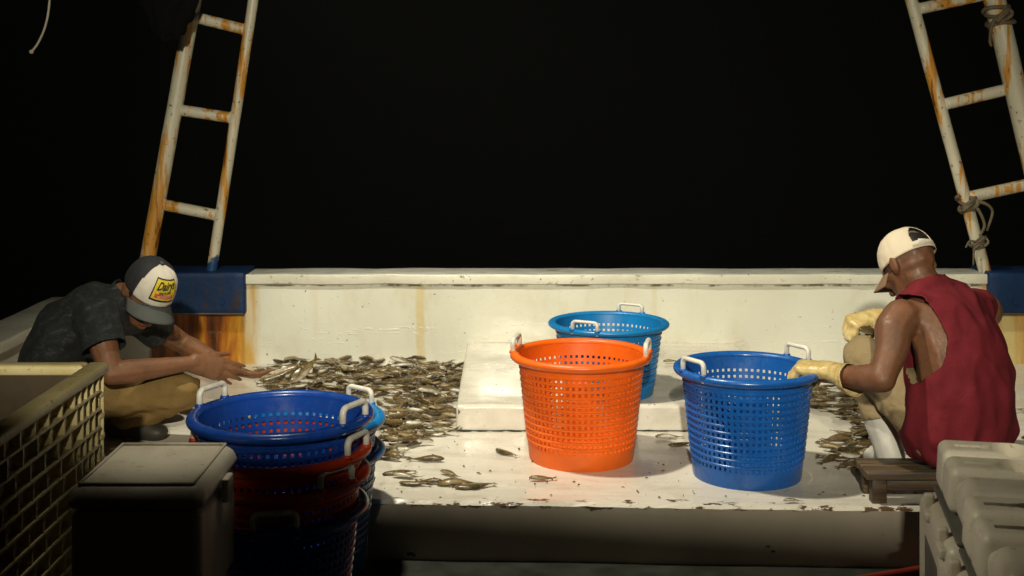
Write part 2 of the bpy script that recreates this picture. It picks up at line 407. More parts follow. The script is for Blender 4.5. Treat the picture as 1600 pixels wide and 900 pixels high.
def uneven(bm, amp=.004, f=4):
    bmesh.ops.subdivide_edges(bm, edges=[e for e in bm.edges if e.calc_length() > .4], cuts=40, use_grid_fill=True)
    for v in bm.verts:
        n_ = noise.noise_vector(v.co*f); v.co += V((0, n_.y, n_.z))*amp
W = thing('bulwark', (.5, 5.85, 0), 'low white painted bulwark along the far side of the deck, rust streaked at both ends', 'bulwark')
bm = bmesh.new(); box(bm, (-1.62, 5.776, -.3), (3.0, 5.92, .375)); box(bm, (-2.08, 5.776, -.3), (-1.6205, 5.92, .225)); uneven(bm); obj('wall_panel', bm, MT['bulwark'], W, smooth=False)
bm = bmesh.new(); rbox(bm, (-1.215, 5.761, .366), (2.17, 5.775, .41), .004, 3); uneven(bm, .004, 6); obj('rail_lip', bm, MT['cap_lip'], W)
bm = bmesh.new(); rbox(bm, (-1.214, 5.768, .362), (2.168, 5.955, .413), .012, 3); uneven(bm, .004, 5); obj('cap_rail', bm, MT['cap_rail'], W)
for nm, xa, xb, lab in (('side_bulwark', -2.1, -1.9, 'white side bulwark with a broad flat rail behind the man in the dark shirt'),
                        ('side_bulwark', 3.0, 3.2, 'white painted side bulwark beyond the seated man in the red top')):
    S = thing(nm, ((xa+xb)/2, 3.5, 0), lab, 'bulwark', 'bulwarks along the boat sides')
    bm = bmesh.new(); box(bm, (xa+.04, -1, -.3), (xb-.04, 5.776, .27)); uneven(bm); obj('wall_panel', bm, MT['bulwark'], S, smooth=False)
    bm = bmesh.new(); rbox(bm, (xa, -1, .262), (xb, 5.765, .31), .012, 3); uneven(bm, .004); obj('cap_rail', bm, MT['bulwark'], S)

# unseen board added behind the camera to shade the near coolers and basket stack
bm = bmesh.new(); box(bm, (-2.6, -1.7, 0), (3.2, -.228, .05)); bm.transform(M.Translation((0, 0, 1.864)) @ M.Rotation(R(4.5), 4, 'Y'))
A = obj('awning', bm, MT['cap_rail'], smooth=False, origin=(.2, -.9, 1.8)); tag(A, 'white awning board over the near deck, below the work lamp', 'awning')
for ax_ in (-2.0, 3.1):
    bm = bmesh.new(); tube(bm, [(ax_, -.6, -.2), (ax_, -.6, 1.868-.0785*ax_)], .03, 12); obj('awning_post', bm, MT['cap_rail'], A)

# ------------------------------------------------------------------ A-frame legs with rungs, on blue steel posts
def post(xa, xb, label):
    o = thing('steel_post', ((xa+xb)/2, 5.8, .2), label, 'post', 'blue posts under the ladders')
    bm = bmesh.new(); rbox(bm, (xa, 5.734, .232), (xb, 5.975, .423), .008, 2)
    bmesh.ops.subdivide_edges(bm, edges=[e for e in bm.edges if e.calc_length() > .12], cuts=8, use_grid_fill=True)
    for v in bm.verts: v.co += noise.noise_vector(v.co*9)*.003
    obj('post_box', bm, MT['blue_steel'], o)
    bm = bmesh.new(); tube(bm, [(xa+.004+(xb-xa-.008)*i/30, 5.733, .236+.002*noise.noise(V((i, 0, 0)))) for i in range(31)], .005, 6)
    obj('rust_lip', bm, MT['wood'], o)
    for q in (.25, .75):
        bm = bmesh.new(); rot = M.Rotation(R(90), 4, 'X'); bmesh.ops.create_cone(bm, cap_ends=True, segments=6, radius1=.012, radius2=.012, depth=.012,
            matrix=M.Translation((xa+(xb-xa)*q, 5.730, .29)) @ rot); obj('bolt', bm, MT['blue_steel'], o, smooth=False)
    return o
post(-1.61, -1.212, 'blue steel post box above a rust streaked wall behind the printed cap')
post(2.165, 2.62, 'blue painted steel post box behind the seated man in the red top')

def ladder(label, rails, rungs, mats):
    o = thing('ladder', rails[0][0], label, 'ladder', 'leaning ladder legs rising from the bulwark')
    for (a, b, r), m in zip(rails, mats):
        bm = bmesh.new(); a, b = V(a), V(b); n = 60
        tube(bm, [a+(b-a)*i/n+noise.noise_vector(V((0, 0, i*.3)))*.0015 for i in range(n+1)], r, 20); obj('rail', bm, MT[m], o)
    for a, b, r in rungs:
        bm = bmesh.new(); a, b = V(a), V(b)
        tube(bm, [a+(b-a)*i/14 for i in range(15)], r, 14)
        for q in (a, b):                                                       # weld bead
            d = (b-a).normalized(); s_ = q + (d if q is a else -d)*.004
            tube(bm, [s_-d*.006, s_, s_+d*.006], [r*.9, r*1.22, r*.9], 14)
        obj('rung', bm, MT['ladder_plain'], o)
    return o
def ext(a, b, k): return a+(b-a)*k
YL = 7.66
L1a, L1b = P(232, 398, YL), P(303, 0, YL); L2a, L2b = P(330, 428, YL), P(397, -8, YL)
def on(a, b, y):      # point of the rail at image row y (same depth)
    z = EYE-(y-HZ)*YL*K/F; t = (z-a.z)/(b.z-a.z); return a+(b-a)*t
ladder('white rust streaked ladder leg leaning over the man in the printed cap',
       [(ext(L1a, L1b, -.07), ext(L1a, L1b, 2.1), .036), (ext(L2a, L2b, -.02), ext(L2a, L2b, 2.1), .024)],
       [(on(L1a, L1b, 320)+V((.031, 0, 0)), on(L2a, L2b, 336)-V((.02, 0, 0)), .026), (on(L1a, L1b, 172)+V((.031, 0, 0)), on(L2a, L2b, 184)-V((.02, 0, 0)), .026),
        (on(L1a, L1b, 28)+V((.031, 0, 0)), on(L2a, L2b, 46)-V((.02, 0, 0)), .026), (on(L1a, L1b, -110)+V((.031, 0, 0)), on(L2a, L2b, -96)-V((.02, 0, 0)), .026)],
       ['ladder', 'ladder'])
R1a, R1b = P(1540, 428, YL), P(1424, 0, YL); R2a, R2b = P(1655, 428, YL), P(1554, 0, YL)
ladder('white ladder leg with rope knots, leaning above the man in the red top',
       [(ext(R1a, R1b, -.02), ext(R1a, R1b, 2.1), .028), (ext(R2a, R2b, -.02), ext(R2a, R2b, 2.1), .05)],
       [(on(R1a, R1b, 308)+V((.022, 0, 0)), on(R2a, R2b, 288)-V((.045, 0, 0)), .027), (on(R1a, R1b, 163)+V((.022, 0, 0)), on(R2a, R2b, 140)-V((.045, 0, 0)), .027),
        (on(R1a, R1b, 14)+V((.022, 0, 0)), on(R2a, R2b, -8)-V((.045, 0, 0)), .027), (on(R1a, R1b, -130)+V((.022, 0, 0)), on(R2a, R2b, -150)-V((.045, 0, 0)), .027)],
       ['ladder_plain', 'ladder_plain'])

def rope_knot(c, axis, r, turns, tails, label, rr=.011, h=.05):
    rr *= .78; axis = V(axis).normalized(); a = axis.cross(V((0, 1, 0))).normalized(); b = axis.cross(a)
    o = thing('rope', c, label, 'rope', 'rope tied round the ladder rails')
    bm = bmesh.new()
    pts = [V(c)+a*math.cos(t)*(r+rr*.7+.006*math.sin(t*.37))+b*math.sin(t)*(r+rr*.7)+axis*(h*(t/(2*PI*turns)-.5)+.012*math.sin(t*1.7)) for t in [i*.28 for i in range(int(2*PI*turns/.28))]]
    tube(bm, pts, rr, 8)
    pts = [V(c)-V((0, r+rr, 0))+V((.03*math.sin(t*1.3), -.012+.016*math.cos(t*2.1), .03*math.cos(t))) for t in [i*.3 for i in range(30)]]
    tube(bm, pts, rr, 8); obj('knot', bm, MT['rope'], o)
    for t in tails:
        bm = bmesh.new(); p = bez([V(c)-V((0, r+rr, 0))]+[V(c)+V(q) for q in t], 8); tube(bm, p, [rr*(1-.35*i/len(p)) for i in range(len(p))], 8); obj('loose_end', bm, MT['rope'], o)
ax = (R1b-R1a)
rope_knot(on(R1a, R1b, 318), ax, .028, 3.2, [[(.03, -.06, -.02), (.06, -.06, -.09), (.045, -.05, -.14)], [(.05, -.06, .01), (.10, -.05, -.03), (.075, -.05, -.12)]], 'frayed rope knotted round the thin ladder rail at the lowest rung', .011, .07)
rope_knot(on(R1a, R1b, 378), ax, .028, 1.6, [[(-.03, -.05, -.03), (-.035, -.05, -.10)], [(-.05, -.05, .01), (-.07, -.05, -.02)]], 'short frayed rope end tied low on the thin ladder rail', .007, .03)
rope_knot(on(R2a, R2b, 25), ax, .05, 3.4, [[(-.05, -.07, -.03), (-.065, -.07, -.11), (-.055, -.06, -.14)]], 'grey rope lashing with a hanging tail round the thick ladder rail', .012, .09)
# plain dark mass covering the top of the left ladder, wire hanging at the left
bm = bmesh.new(); bmesh.ops.create_icosphere(bm, subdivisions=5, radius=1)
for v in bm.verts:
    v.co = V((v.co.x*.115, v.co.y*.12, v.co.z*.215))*(1+.22*noise.noise(v.co*2.3)+.1*noise.noise(v.co*7)); v.co += P(266, -14, 7.3)
o = obj('net_bundle', bm, MT['netting'], origin=P(266, -14, 7.3)); tag(o, 'dark bundle of netting slung across the thick rail of the rusty ladder', 'net')
bm = bmesh.new(); tube(bm, bez([P(82, -140, 6.4), P(80, -60, 6.4), P(77, 5, 6.4), P(71, 40, 6.4), P(60, 66, 6.4), P(50, 80, 6.4)], 12), .0045, 8)
bmesh.ops.create_icosphere(bm, subdivisions=2, radius=.009, matrix=M.Translation(P(49, 81, 6.4)))
o = obj('wire', bm, MT['wire'], origin=P(82, -140, 6.4)); tag(o, 'thin pale wire dangling with a bead at its curled end', 'wire')

# ------------------------------------------------------------------ baskets
def basket(name, mat, label, loc, az, group='plastic fish baskets on the deck', rows=12, nc=64, scale=1.0, low=1.0):
    o = thing(name, loc, label, 'basket', group)
    H, r0, r1 = .345, .176, .213
    rad = lambda z: r0+(r1-r0)*z/H
    zs = [(0, 0), (.012, .001), (.052, .0005)]; holes = []
    z0, z1 = .056, .316; p = (z1-z0)/rows
    for i in range(rows):
        za = z0+i*p
        zs.append((za, .0)); holes.append(len(zs)-1); zs.append((za+p*.47, 0)); zs.append((za+p*.60, .0035)); zs.append((za+p*.86, .0035))
    zs += [(z1+.001, 0), (z1+.010, .0), (z1+.014, .003), (z1+.021, .003), (H, .002)]
    angs = []
    for k in range(nc): angs += [2*PI*k/nc, 2*PI*(k+.47)/nc]
    n = len(angs); bm = bmesh.new(); sub = {}
    def ring(off): return [[bm.verts.new(((rad(z)+e+off)*math.cos(a), (rad(z)+e+off)*math.sin(a), z)) for a in angs] for z, e in zs]
    T = .0042; out = ring(0); inn = [[bm.verts.new(((rad(z)-T)*math.cos(a), (rad(z)-T)*math.sin(a), max(z, .006))) for a in angs] for z, e in zs]
    hs = set(holes)
    for i in range(len(zs)-1):
        for k in range(n):
            k2 = (k+1) % n
            if i in hs and k % 2 == 0:
                for (A, B, C_, D) in (((i, k), (i, k2), 0, 0), ((i, k2), (i+1, k2), 0, 0), ((i+1, k2), (i+1, k), 0, 0), ((i+1, k), (i, k), 0, 0)):
                    bm.faces.new((out[A[0]][A[1]], inn[A[0]][A[1]], inn[B[0]][B[1]], out[B[0]][B[1]]))
            else:
                bm.faces.new((out[i][k], out[i][k2], out[i+1][k2], out[i+1][k])); bm.faces.new((inn[i][k], inn[i+1][k], inn[i+1][k2], inn[i][k2]))
    bm.faces.new(out[0][::-1]); bm.faces.new(inn[0])
    for k in range(n): bm.faces.new((out[-1][k], out[-1][(k+1) % n], inn[-1][(k+1) % n], inn[-1][k]))
    SC = V((scale, scale, scale*low))
    for v in bm.verts: v.co = v.co*SC + V(loc)
    b = obj('basket_body', bm, mat, o, smooth=False)
    bm = bmesh.new(); prof = []
    for q in range(14):
        t = 2*PI*q/14; prof.append((.2255+.0165*math.cos(t), .349+.0125*math.sin(t)*(1 if math.sin(t) > 0 else 1.25)))
    lathe(bm, prof, 96, close=True)
    for v in bm.verts: v.co = v.co*SC+V(loc)
    obj('rim', bm, mat, o)
    for s_ in (0, PI):
        a = az+s_; rm = M.Translation(V(loc)) @ M.Diagonal((scale, scale, scale*low, 1)) @ M.Rotation(a, 4, 'Z')
        bm = bmesh.new(); hw, hh, cr = .052, .052, .016; pts = [V((.226, -hw, .338))]
        for q in range(7): t = PI-PI/2*q/6; pts.append(V((.226, -hw+cr+cr*math.cos(t), .349+hh-cr+cr*math.sin(t))))
        for q in range(7): t = PI/2-PI/2*q/6; pts.append(V((.226, hw-cr+cr*math.cos(t), .349+hh-cr+cr*math.sin(t))))
        pts.append(V((.226, hw, .338))); tube(bm, pts, .0078, 10, flat=1.15)
        bm.transform(rm); h = obj('handle', bm, MT['handle'], o)
        for e in (-hw, hw):
            bm = bmesh.new(); tube(bm, [(.226, e, .356), (.226, e, .3635), (.226, e, .3655)], [.0135, .0125, .0105], 12)
            bm.transform(rm); obj('socket', bm, mat, h)
    return o
p = PZ(908, 714, 0); basket('fish_basket', MT['orange'], 'bright orange plastic basket with two white handles, standing in front of the hatch', p, R(168))
p = PZ(951, 612, .10); basket('fish_basket', MT['lightblue'], 'shorter light blue plastic basket standing on the low hatch behind the orange one', p, R(62), rows=9, scale=.955, low=.785)
p = PZ(1167, 741, 0); RB = V(p); basket('fish_basket', MT['blue'], 'royal blue plastic basket under the gloved hand of the seated man', p, R(31), scale=.985)
q = P(434, 645, 4.34)
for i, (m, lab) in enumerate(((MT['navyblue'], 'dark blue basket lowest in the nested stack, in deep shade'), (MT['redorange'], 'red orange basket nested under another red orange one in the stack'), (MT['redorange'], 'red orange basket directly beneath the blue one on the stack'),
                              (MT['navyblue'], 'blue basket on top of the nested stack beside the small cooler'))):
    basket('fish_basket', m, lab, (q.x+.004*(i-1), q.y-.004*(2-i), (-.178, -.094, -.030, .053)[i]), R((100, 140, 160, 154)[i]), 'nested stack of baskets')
q = P(476, 655, 4.99)
for i, lab in enumerate(('pale blue basket carrying another, low behind the nested stack', 'pale blue basket on top, directly behind the nested stack of blue and orange ones')):
    basket('fish_basket', MT['lightblue'], lab, (q.x, q.y, LOW+.001+.094*i), R(50+8*(1-i)), 'pair of pale blue baskets behind the stack', scale=1.0)

# ------------------------------------------------------------------ cooler boxes
def boolean_cut(o, cutters):
    for c_ in cutters:
        m = o.modifiers.new('cut', 'BOOLEAN'); m.operation = 'DIFFERENCE'; m.solver = 'EXACT'; m.object = c_
    dg = bpy.context.evaluated_depsgraph_get(); me = bpy.data.meshes.new_from_object(o.evaluated_get(dg))
    mats = list(o.data.materials); o.modifiers.clear(); o.data = me
    for c_ in cutters: bpy.data.objects.remove(c_)
def keyhole(cx, cy, zt, depth, sx=.06, sy=.030, slot=.055):
    """tapered oval recess with a narrow slot running to the -x side"""
    pts = []
    for i in range(25):
        t = PI-R(25)-(2*PI-R(50))*i/24; pts.append((cx+sx*math.cos(t), cy+sy*math.sin(t)))
    pts += [(cx-sx-.012, cy-.010), (cx-sx-slot, cy-.008), (cx-sx-slot, cy+.008), (cx-sx-.012, cy+.010)]
    bm = bmesh.new(); A = [bm.verts.new((x, y, zt-depth)) for x, y in pts]; B = [bm.verts.new((cx+(x-cx)*1.05, cy+(y-cy)*1.1, zt+.05)) for x, y in pts]
    n = len(pts); bm.faces.new(A); bm.faces.new(B[::-1])
    for k in range(n): bm.faces.new((A[k], B[k], B[(k+1) % n], A[(k+1) % n]))
    bmesh.ops.recalc_face_normals(bm, faces=bm.faces)
    return obj('cutter', bm, MT['cooler'], smooth=False)
def big_cooler(x0, y1, zt, label, turn):
    """beige insulated chest, its lid end towards -x; y1 is its far side, zt the top of the lid"""
    L, D = .80, .385; y0 = y1-D; o = thing('cooler_box', (x0, y1, LOW), label, 'cooler', 'beige coolers standing on the lower deck')
    bm = bmesh.new(); rbox(bm, (x0-.028, y0+.004, LOW), (x0+L+.02, y1-.004, zt-.115), .03, 5); obj('chest', bm, MT['cooler'], o)
    bm = bmesh.new(); box(bm, (x0-.0295, y0+.115, LOW+.02), (x0-.024, y1-.07, zt-.20)); obj('side_recess', bm, MT['cooler_grey'], o, smooth=False)  # flat dark panel set on the chest in place of a cut recess
    bm = bmesh.new(); rbox(bm, (x0-.034, y0-.004, LOW+.01), (x0+.012, y0+.085, zt-.15), .018, 5); obj('corner_foot', bm, MT['cooler'], o)
    bm = bmesh.new(); rbox(bm, (x0-.034, y1-.07, LOW+.01), (x0+.012, y1+.004, zt-.13), .018, 5); obj('corner_foot', bm, MT['cooler'], o)
    bm = bmesh.new(); rbox(bm, (x0-.004, y0+.006, zt-.117), (x0+L, y1-.006, zt-.105), .004, 2); obj('gasket', bm, MT['cooler_grey'], o)
    lid = None
    steps = ((y1-.112, y1, 0), (y1-.230, y1-.116, -.004), (y0, y1-.234, -.010))
    bm = bmesh.new(); rbox(bm, (x0+.015, y0+.012, zt-.107), (x0+L, y1-.012, zt-.03), .02, 4); lid = obj('lid', bm, MT['cooler'], o)
    for i, (ya, yb, dz) in enumerate(steps):
        bm = bmesh.new(); rbox(bm, (x0+(.0 if i < 2 else .012), ya, zt-.103), (x0+.34, yb, zt+dz), .019 if i < 2 else .03, 6, .03)
        b = obj('lid_block', bm, MT['cooler'], lid)
        if i < 2: boolean_cut(b, [keyhole(x0+.150, (ya+yb)/2-.005, zt+dz, .07, .042, .043, .07)])
        for pl in b.data.polygons: pl.use_smooth = True
        try: b.data.set_sharp_from_angle(angle=R(42))
        except Exception: pass
    bm = bmesh.new(); rbox(bm, (x0+.33, y0, zt-.103), (x0+L, y1, zt+.012), .012, 4, .02); obj('lid_panel', bm, MT['cooler'], lid)
    for yc in (y1-.115, y0+.05):
        bm = bmesh.new(); rbox(bm, (x0-.036, yc-.030, zt-.150), (x0-.010, yc+.034, zt-.128), .006, 3); rbox(bm, (x0-.034, yc+.012, zt-.150), (x0-.012, yc+.034, zt-.100), .006, 3)
        obj('latch', bm, MT['cooler'], o)
    o.rotation_euler.z = turn
    return o
big_cooler(.96, 2.873, .462, 'beige cooler with keyhole recesses in its lid, beside the wooden stool', R(-11.5))
big_cooler(.878, 2.478, .462, 'second beige cooler standing nearest, its lid cut off by the corner of the view', R(-11.5))

def small_cooler(loc, w, d, h, label):
    x0, y1, z0 = loc; o = thing('small_cooler', (x0+w/2, y1-d/2, z0), label, 'cooler', 'small coolers stacked in the shade')
    bm = bmesh.new(); rbox(bm, (x0+.012, y1-d+.012, z0), (x0+w-.012, y1-.012, z0+h-.052), .02, 4); obj('chest', bm, MT['cooler'], o)
    bm = bmesh.new(); rbox(bm, (x0, y1-d, z0+h-.05), (x0+w, y1, z0+h), .022, 5, .10); l_ = obj('lid', bm, MT['cooler'], o)
    bm = bmesh.new()
    a, b, c_, e = x0+.028, x0+w-.034, y1-.024, y1-d+.03
    for A, B in (((a, c_), (b, c_)), ((b, c_), (b, e)), ((b, e), (a, e)), ((a, e), (a, c_))): tube(bm, [(*A, z0+h+.0005), (*B, z0+h+.0005)], .0035, 8)
    obj('lid_ridge', bm, MT['cooler'], l_)
    bm = bmesh.new(); rbox(bm, (x0+w-.004, y1-d*.55, z0+h-.085), (x0+w+.012, y1-d*.40, z0+h-.03), .005, 3); obj('latch', bm, MT['cooler'], o)
small_cooler((-.962, 3.06, LOW+.291), .308, .36, .289, 'off white small cooler with a flat ridged lid, stacked beside the blue basket')
small_cooler((-.97, 3.055, LOW), .295, .36, .2905, 'off white small cooler at the bottom, in deep shade under another')

# ------------------------------------------------------------------ big yellowed bin with pocketed walls
def bin_box():
    x1, y1, zt = -1.118, 3.496, .50; x0, y0, zb = -1.72, 2.47, LOW
    o = thing('storage_bin', ((x0+x1)/2, (y0+y1)/2, zb), 'large yellowed plastic bin with pocketed walls, open on top, by the crouching man', 'bin')
    t = .035
    bm = bmesh.new()
    for lo, hi in (((x1-.055, y0+.03, zb+.03), (x1-.05+.012, y1-.03, zt-.02)), ((x0+.038, y0+.03, zb+.03), (x0+.05, y1-.03, zt-.02)),
                   ((x0+.05, y1-.05, zb+.03), (x1-.055, y1-.038, zt-.02)), ((x0+.05, y0+.038, zb+.03), (x1-.055, y0+.05, zt-.02)), ((x0+.04, y0+.04, zb+.01), (x1-.04, y1-.04, zb+.03))):
        box(bm, lo, hi)
    obj('inner_shell', bm, MT['bin_inner'], o, smooth=False)
    bm = bmesh.new()
    for lo, hi in (((x1-.05, y0, zt-.03), (x1+.004, y1-.0, zt)), ((x0, y0, zt-.03), (x0+.05, y1, zt)), ((x0+.05, y1-.052, zt-.03), (x1-.05, y1, zt)), ((x0+.05, y0, zt-.03), (x1-.05, y0+.052, zt))):
        rbox(bm, lo, hi, .009, 3)
    obj('top_rim', bm, MT['bin'], o)
    def wall(axis, fixed, lo, hi, sgn):
        """pocket wall: backing sheet, wedge ledges and staggered uprights"""
        bm = bmesh.new(); rows = 13; ph = (zt-.03-zb-.01)/rows
        def put(a0, a1, b0, b1, d0, d1, z0, z1, dz=0):
            vs = []
            for (a, d, z) in ((a0, d0, z0), (a1, d0, z0), (a1, d1, z0+dz), (a0, d1, z0+dz), (a0, d0, z1), (a1, d0, z1), (a1, d1, z1), (a0, d1, z1)):
                q = fixed+sgn*d; vs.append(bm.verts.new((q, a, z) if axis == 'x' else (a, q, z)))
            for f in ((0, 1, 2, 3), (7, 6, 5, 4), (0, 4, 5, 1), (1, 5, 6, 2), (2, 6, 7, 3), (3, 7, 4, 0)): bm.faces.new([vs[i] for i in f])
        put(lo, hi, 0, 0, -.034, -.026, zb+.01, zt-.028)
        pw = .090
        for r in range(rows):
            za = zb+.01+r*ph
            put(lo+.002, hi-.002, 0, 0, -.026, 0, za, za+.016, .010)
            off = ((r*5) % 7)*.009; a = lo+off-pw*.2
            while a < hi:
                if a > lo: put(a, a+.008, 0, 0, -.026, -.002, za+.0155, za+ph+.009)
                a += pw if (axis != 'x' or a < hi-.23) else .047
        bmesh.ops.recalc_face_normals(bm, faces=bm.faces)
        obj('pocket_wall', bm, MT['bin'], o, smooth=False)
    wall('x', x1, y0+.03, y1-.055, 1); wall('x', x0, y0+.03, y1-.055, -1); wall('y', y1, x0+.03, x1-.055, 1); wall('y', y0, x0+.03, x1-.055, -1)
    for cx, cy in ((x1-.028, y1-.028), (x1-.028, y0+.015), (x0+.028, y1-.028), (x0+.028, y0+.015)):
        bm = bmesh.new()
        bmesh.ops.create_cone(bm, cap_ends=True, segments=24, radius1=.020, radius2=.020, depth=zt-.03-zb, matrix=M.Translation((cx, cy, (zt-.03+zb)/2)))
        for r in range(12):
            bmesh.ops.create_cone(bm, cap_ends=True, segments=24, radius1=.027, radius2=.029, depth=.012, matrix=M.Translation((cx, cy, zb+.016+r*(zt-.04-zb)/11)))
        for k in range(8):
            a = PI/4*k; t_ = bmesh.new(); box(t_, (.015, -.002, zb+.012), (.0265, .002, zt-.03)); t_.transform(M.Translation((cx, cy, 0)) @ M.Rotation(a, 4, 'Z')); merge(bm, t_)
        obj('corner_post', bm, MT['bin'], o, smooth=False)
bin_box()

# ------------------------------------------------------------------ wooden stool, red hose, white board
o = thing('stool', P(1440, 790, 5.12).xyz*V((1, 1, 0)) if False else (1.30, 3.89, 0), 'low stool of dark worn wood under the seated man', 'stool')
sx0, sx1, sy0, sy1, sz = 1.068, 1.52, 3.81, 3.965, .100
bm = bmesh.new(); rbox(bm, (sx0, sy0, sz-.026), (sx1, (sy0+sy1)/2-.003, sz), .005, 2); rbox(bm, (sx0+.004, (sy0+sy1)/2+.003, sz-.026), (sx1-.003, sy1, sz-.002), .005, 2); obj('seat', bm, MT['wood'], o)
for lx in (sx0+.02, sx1-.066):
    for ly in (sy0+.012, sy1-.05):
        bm = bmesh.new(); rbox(bm, (lx, ly, 0), (lx+.046, ly+.036, sz-.0265), .004, 2); obj('leg', bm, MT['wood'], o)
bm = bmesh.new(); rbox(bm, (sx0+.066, sy0+.018, sz-.062), (sx1-.066, sy0+.038, sz-.027), .003, 2); obj('apron', bm, MT['wood'], o)
bm = bmesh.new(); tube(bm, bez([(.62, 3.50, LOW+.012), (.93, 3.63, LOW+.013), (1.12, 3.705, LOW+.013), (1.30, 3.75, LOW+.014), (1.7, 3.72, LOW+.013), (2.3, 3.57, LOW+.012)], 16), .012, 12)
o = obj('hose', bm, MT['red_hose'], origin=(1.1, 3.69, LOW)); tag(o, 'dark red hose lying along the foot of the deck edge', 'hose')

# ------------------------------------------------------------------ fish
def fish_mesh(seed, bend=.0):
    r = random.Random(seed); bm = bmesh.new(); n = 12; L = 1.0
    prof = [(0, .004, .010), (.03, .045, .030), (.08, .075, .050), (.16, .105, .064), (.28, .128, .072), (.42, .130, .070), (.56, .110, .056), (.68, .078, .038), (.77, .048, .022), (.83, .032, .014), (.86, .034, .009)]
    fat = r.uniform(.85, 1.2)
    k1, k2 = r.uniform(-.28, .28), r.uniform(-.15, .25)
    def ctr(t): return V((t-.46, k1*(t-.4)**2, .03*math.sin(t*5)+k2*(t-.45)**2))
    rings = []
    for t, h, w_ in prof:
        c_ = ctr(t); rings.append([bm.verts.new(c_+V((0, math.cos(2*PI*k/n)*h*fat+.012*fat*math.sin(t*3), math.sin(2*PI*k/n)*w_))) for k in range(n)])
    for A, B in zip(rings, rings[1:]):
        for k in range(n): bm.faces.new((A[k], B[k], B[(k+1) % n], A[(k+1) % n]))
    bm.faces.new(rings[0]); bm.faces.new(rings[-1][::-1])
    def fin(pts, th=.006):
        A = [bm.verts.new(ctr(p[0])+V((0, p[1], p[2]+th))) for p in pts]; B = [bm.verts.new(ctr(p[0])+V((0, p[1], p[2]-th))) for p in pts]; m = len(pts)
        bm.faces.new(A); bm.faces.new(B[::-1])
        for i in range(m): bm.faces.new((A[i], B[i], B[(i+1) % m], A[(i+1) % m]))
    z_ = r.uniform(-.02, .02)
    fin([(.845, .02, 0), (.93, .075, z_), (1.0, .125, z_), (.955, .02, 0), (.935, 0, 0), (.955, -.02, 0), (.99, -.12, -z_), (.92, -.07, -z_), (.845, -.02, 0)], .005)
    fin([(.36, .125*fat, 0), (.44, .185*fat, z_), (.52, .165*fat, z_), (.60, .10*fat, 0)], .004)
    fin([(.52, -.10*fat, 0), (.60, -.155*fat, z_), (.70, -.075*fat, 0)], .004)
    fin([(.24, -.02, .062), (.36, -.075, .085), (.35, -.015, .075)], .003)
    me_eyes = []
    for s_ in (1, -1):
        bmesh.ops.create_icosphere(bm, subdivisions=1, radius=.017, matrix=M.Translation(ctr(.095)+V((0, .028, s_*.047))))
    bm.faces.ensure_lookup_table()
    for f in bm.faces[-40:]: f.material_index = 1
    bmesh.ops.recalc_face_normals(bm, faces=bm.faces)
    for v in bm.verts: v.co *= .125
    me = bpy.data.meshes.new('fish'); bm.to_mesh(me); bm.free()
    me.materials.append(MT['fish']); me.materials.append(MT['fish_eye'])
    for p_ in me.polygons: p_.use_smooth = True
    return me
FM = [fish_mesh(i) for i in range(9)]
def fish(loc, yaw, label, group=None, tilt=0, roll=0, s=1.0, flip=None, me=None):
    o = bpy.data.objects.new('fish', me or rnd.choice(FM)); col.objects.link(o); o.location = loc
    fl = rnd.random() < .5 if flip is None else flip
    o.rotation_euler = (M.Rotation(yaw, 3, 'Z') @ M.Rotation(tilt, 3, 'Y') @ M.Rotation(roll+(PI if fl else 0), 3, 'X')).to_euler()
    o.scale = (s, s, s); return tag(o, label, 'fish', group)
def inside(x, y, poly):
    c_ = False; n = len(poly)
    for i in range(n):
        (x1, y1), (x2, y2) = poly[i], poly[(i+1) % n]
        if (y1 > y) != (y2 > y) and x < (x2-x1)*(y-y1)/(y2-y1)+x1: c_ = not c_
    return c_
def scatter(pix, count, label, group, layers=1, dens=None):
    poly = [tuple(PZ(a, b, 0)[:2]) for a, b in pix]
    xs = [p_[0] for p_ in poly]; ys = [p_[1] for p_ in poly]; k = 0; placed = []
    while k < count:
        x, y = rnd.uniform(min(xs), max(xs)), rnd.uniform(min(ys), max(ys))
        if not inside(x, y, poly): continue
        if dens and rnd.random() > dens(x, y): continue
        near = sum(1 for (a, b) in placed if (a-x)**2+(b-y)**2 < .0035)
        if near > 4: continue
        placed.append((x, y))
        z = .010+min(near, 4)*.010+rnd.uniform(0, .004)
        yaw = rnd.gauss(0, .6)+(PI if rnd.random() < .5 else 0)
        s_ = rnd.uniform(.66, 1.05)
        fish((x, y, z), yaw, label, group, rnd.gauss(0, .10) if near else rnd.gauss(0, .02), rnd.gauss(0, .45 if near else .15), s_); k += 1
den = lambda x, y: .35+.65*max(0, min(1, 1.2*noise.noise(V((x*3.2, y*1.6, 3)))+.75))
scatter([(392, 584), (440, 569), (505, 566), (620, 570), (742, 571), (735, 590), (722, 618), (712, 650), (708, 672), (715, 688), (650, 694), (612, 706), (596, 670), (540, 640), (430, 625)], 205,
        'small silver and brown fish lying in the wide heap between hatch and bulwark', 'fish heaped between hatch and bulwark', dens=den)
scatter([(596, 690), (640, 688), (668, 697), (640, 706), (600, 722)], 9, 'brown fish in the small clump beside the pale blue basket', 'fish clumped by the pale blue basket')
scatter([(1250, 608), (1330, 600), (1420, 618), (1420, 690), (1345, 668), (1310, 655), (1285, 640), (1245, 636)], 36, 'brown fish in the heap beside the knee of the seated man', 'fish heaped by the seated man', dens=None)
scatter([(1316, 672), (1400, 668), (1420, 745), (1322, 742), (1262, 716), (1300, 700)], 26, 'dark fish strewn by the white boot of the seated man', 'fish strewn near the stool')
scatter([(1578, 590), (1680, 590), (1680, 690), (1580, 690)], 16, 'fish lying on the deck behind the back of the seated man', 'fish behind the seated man')
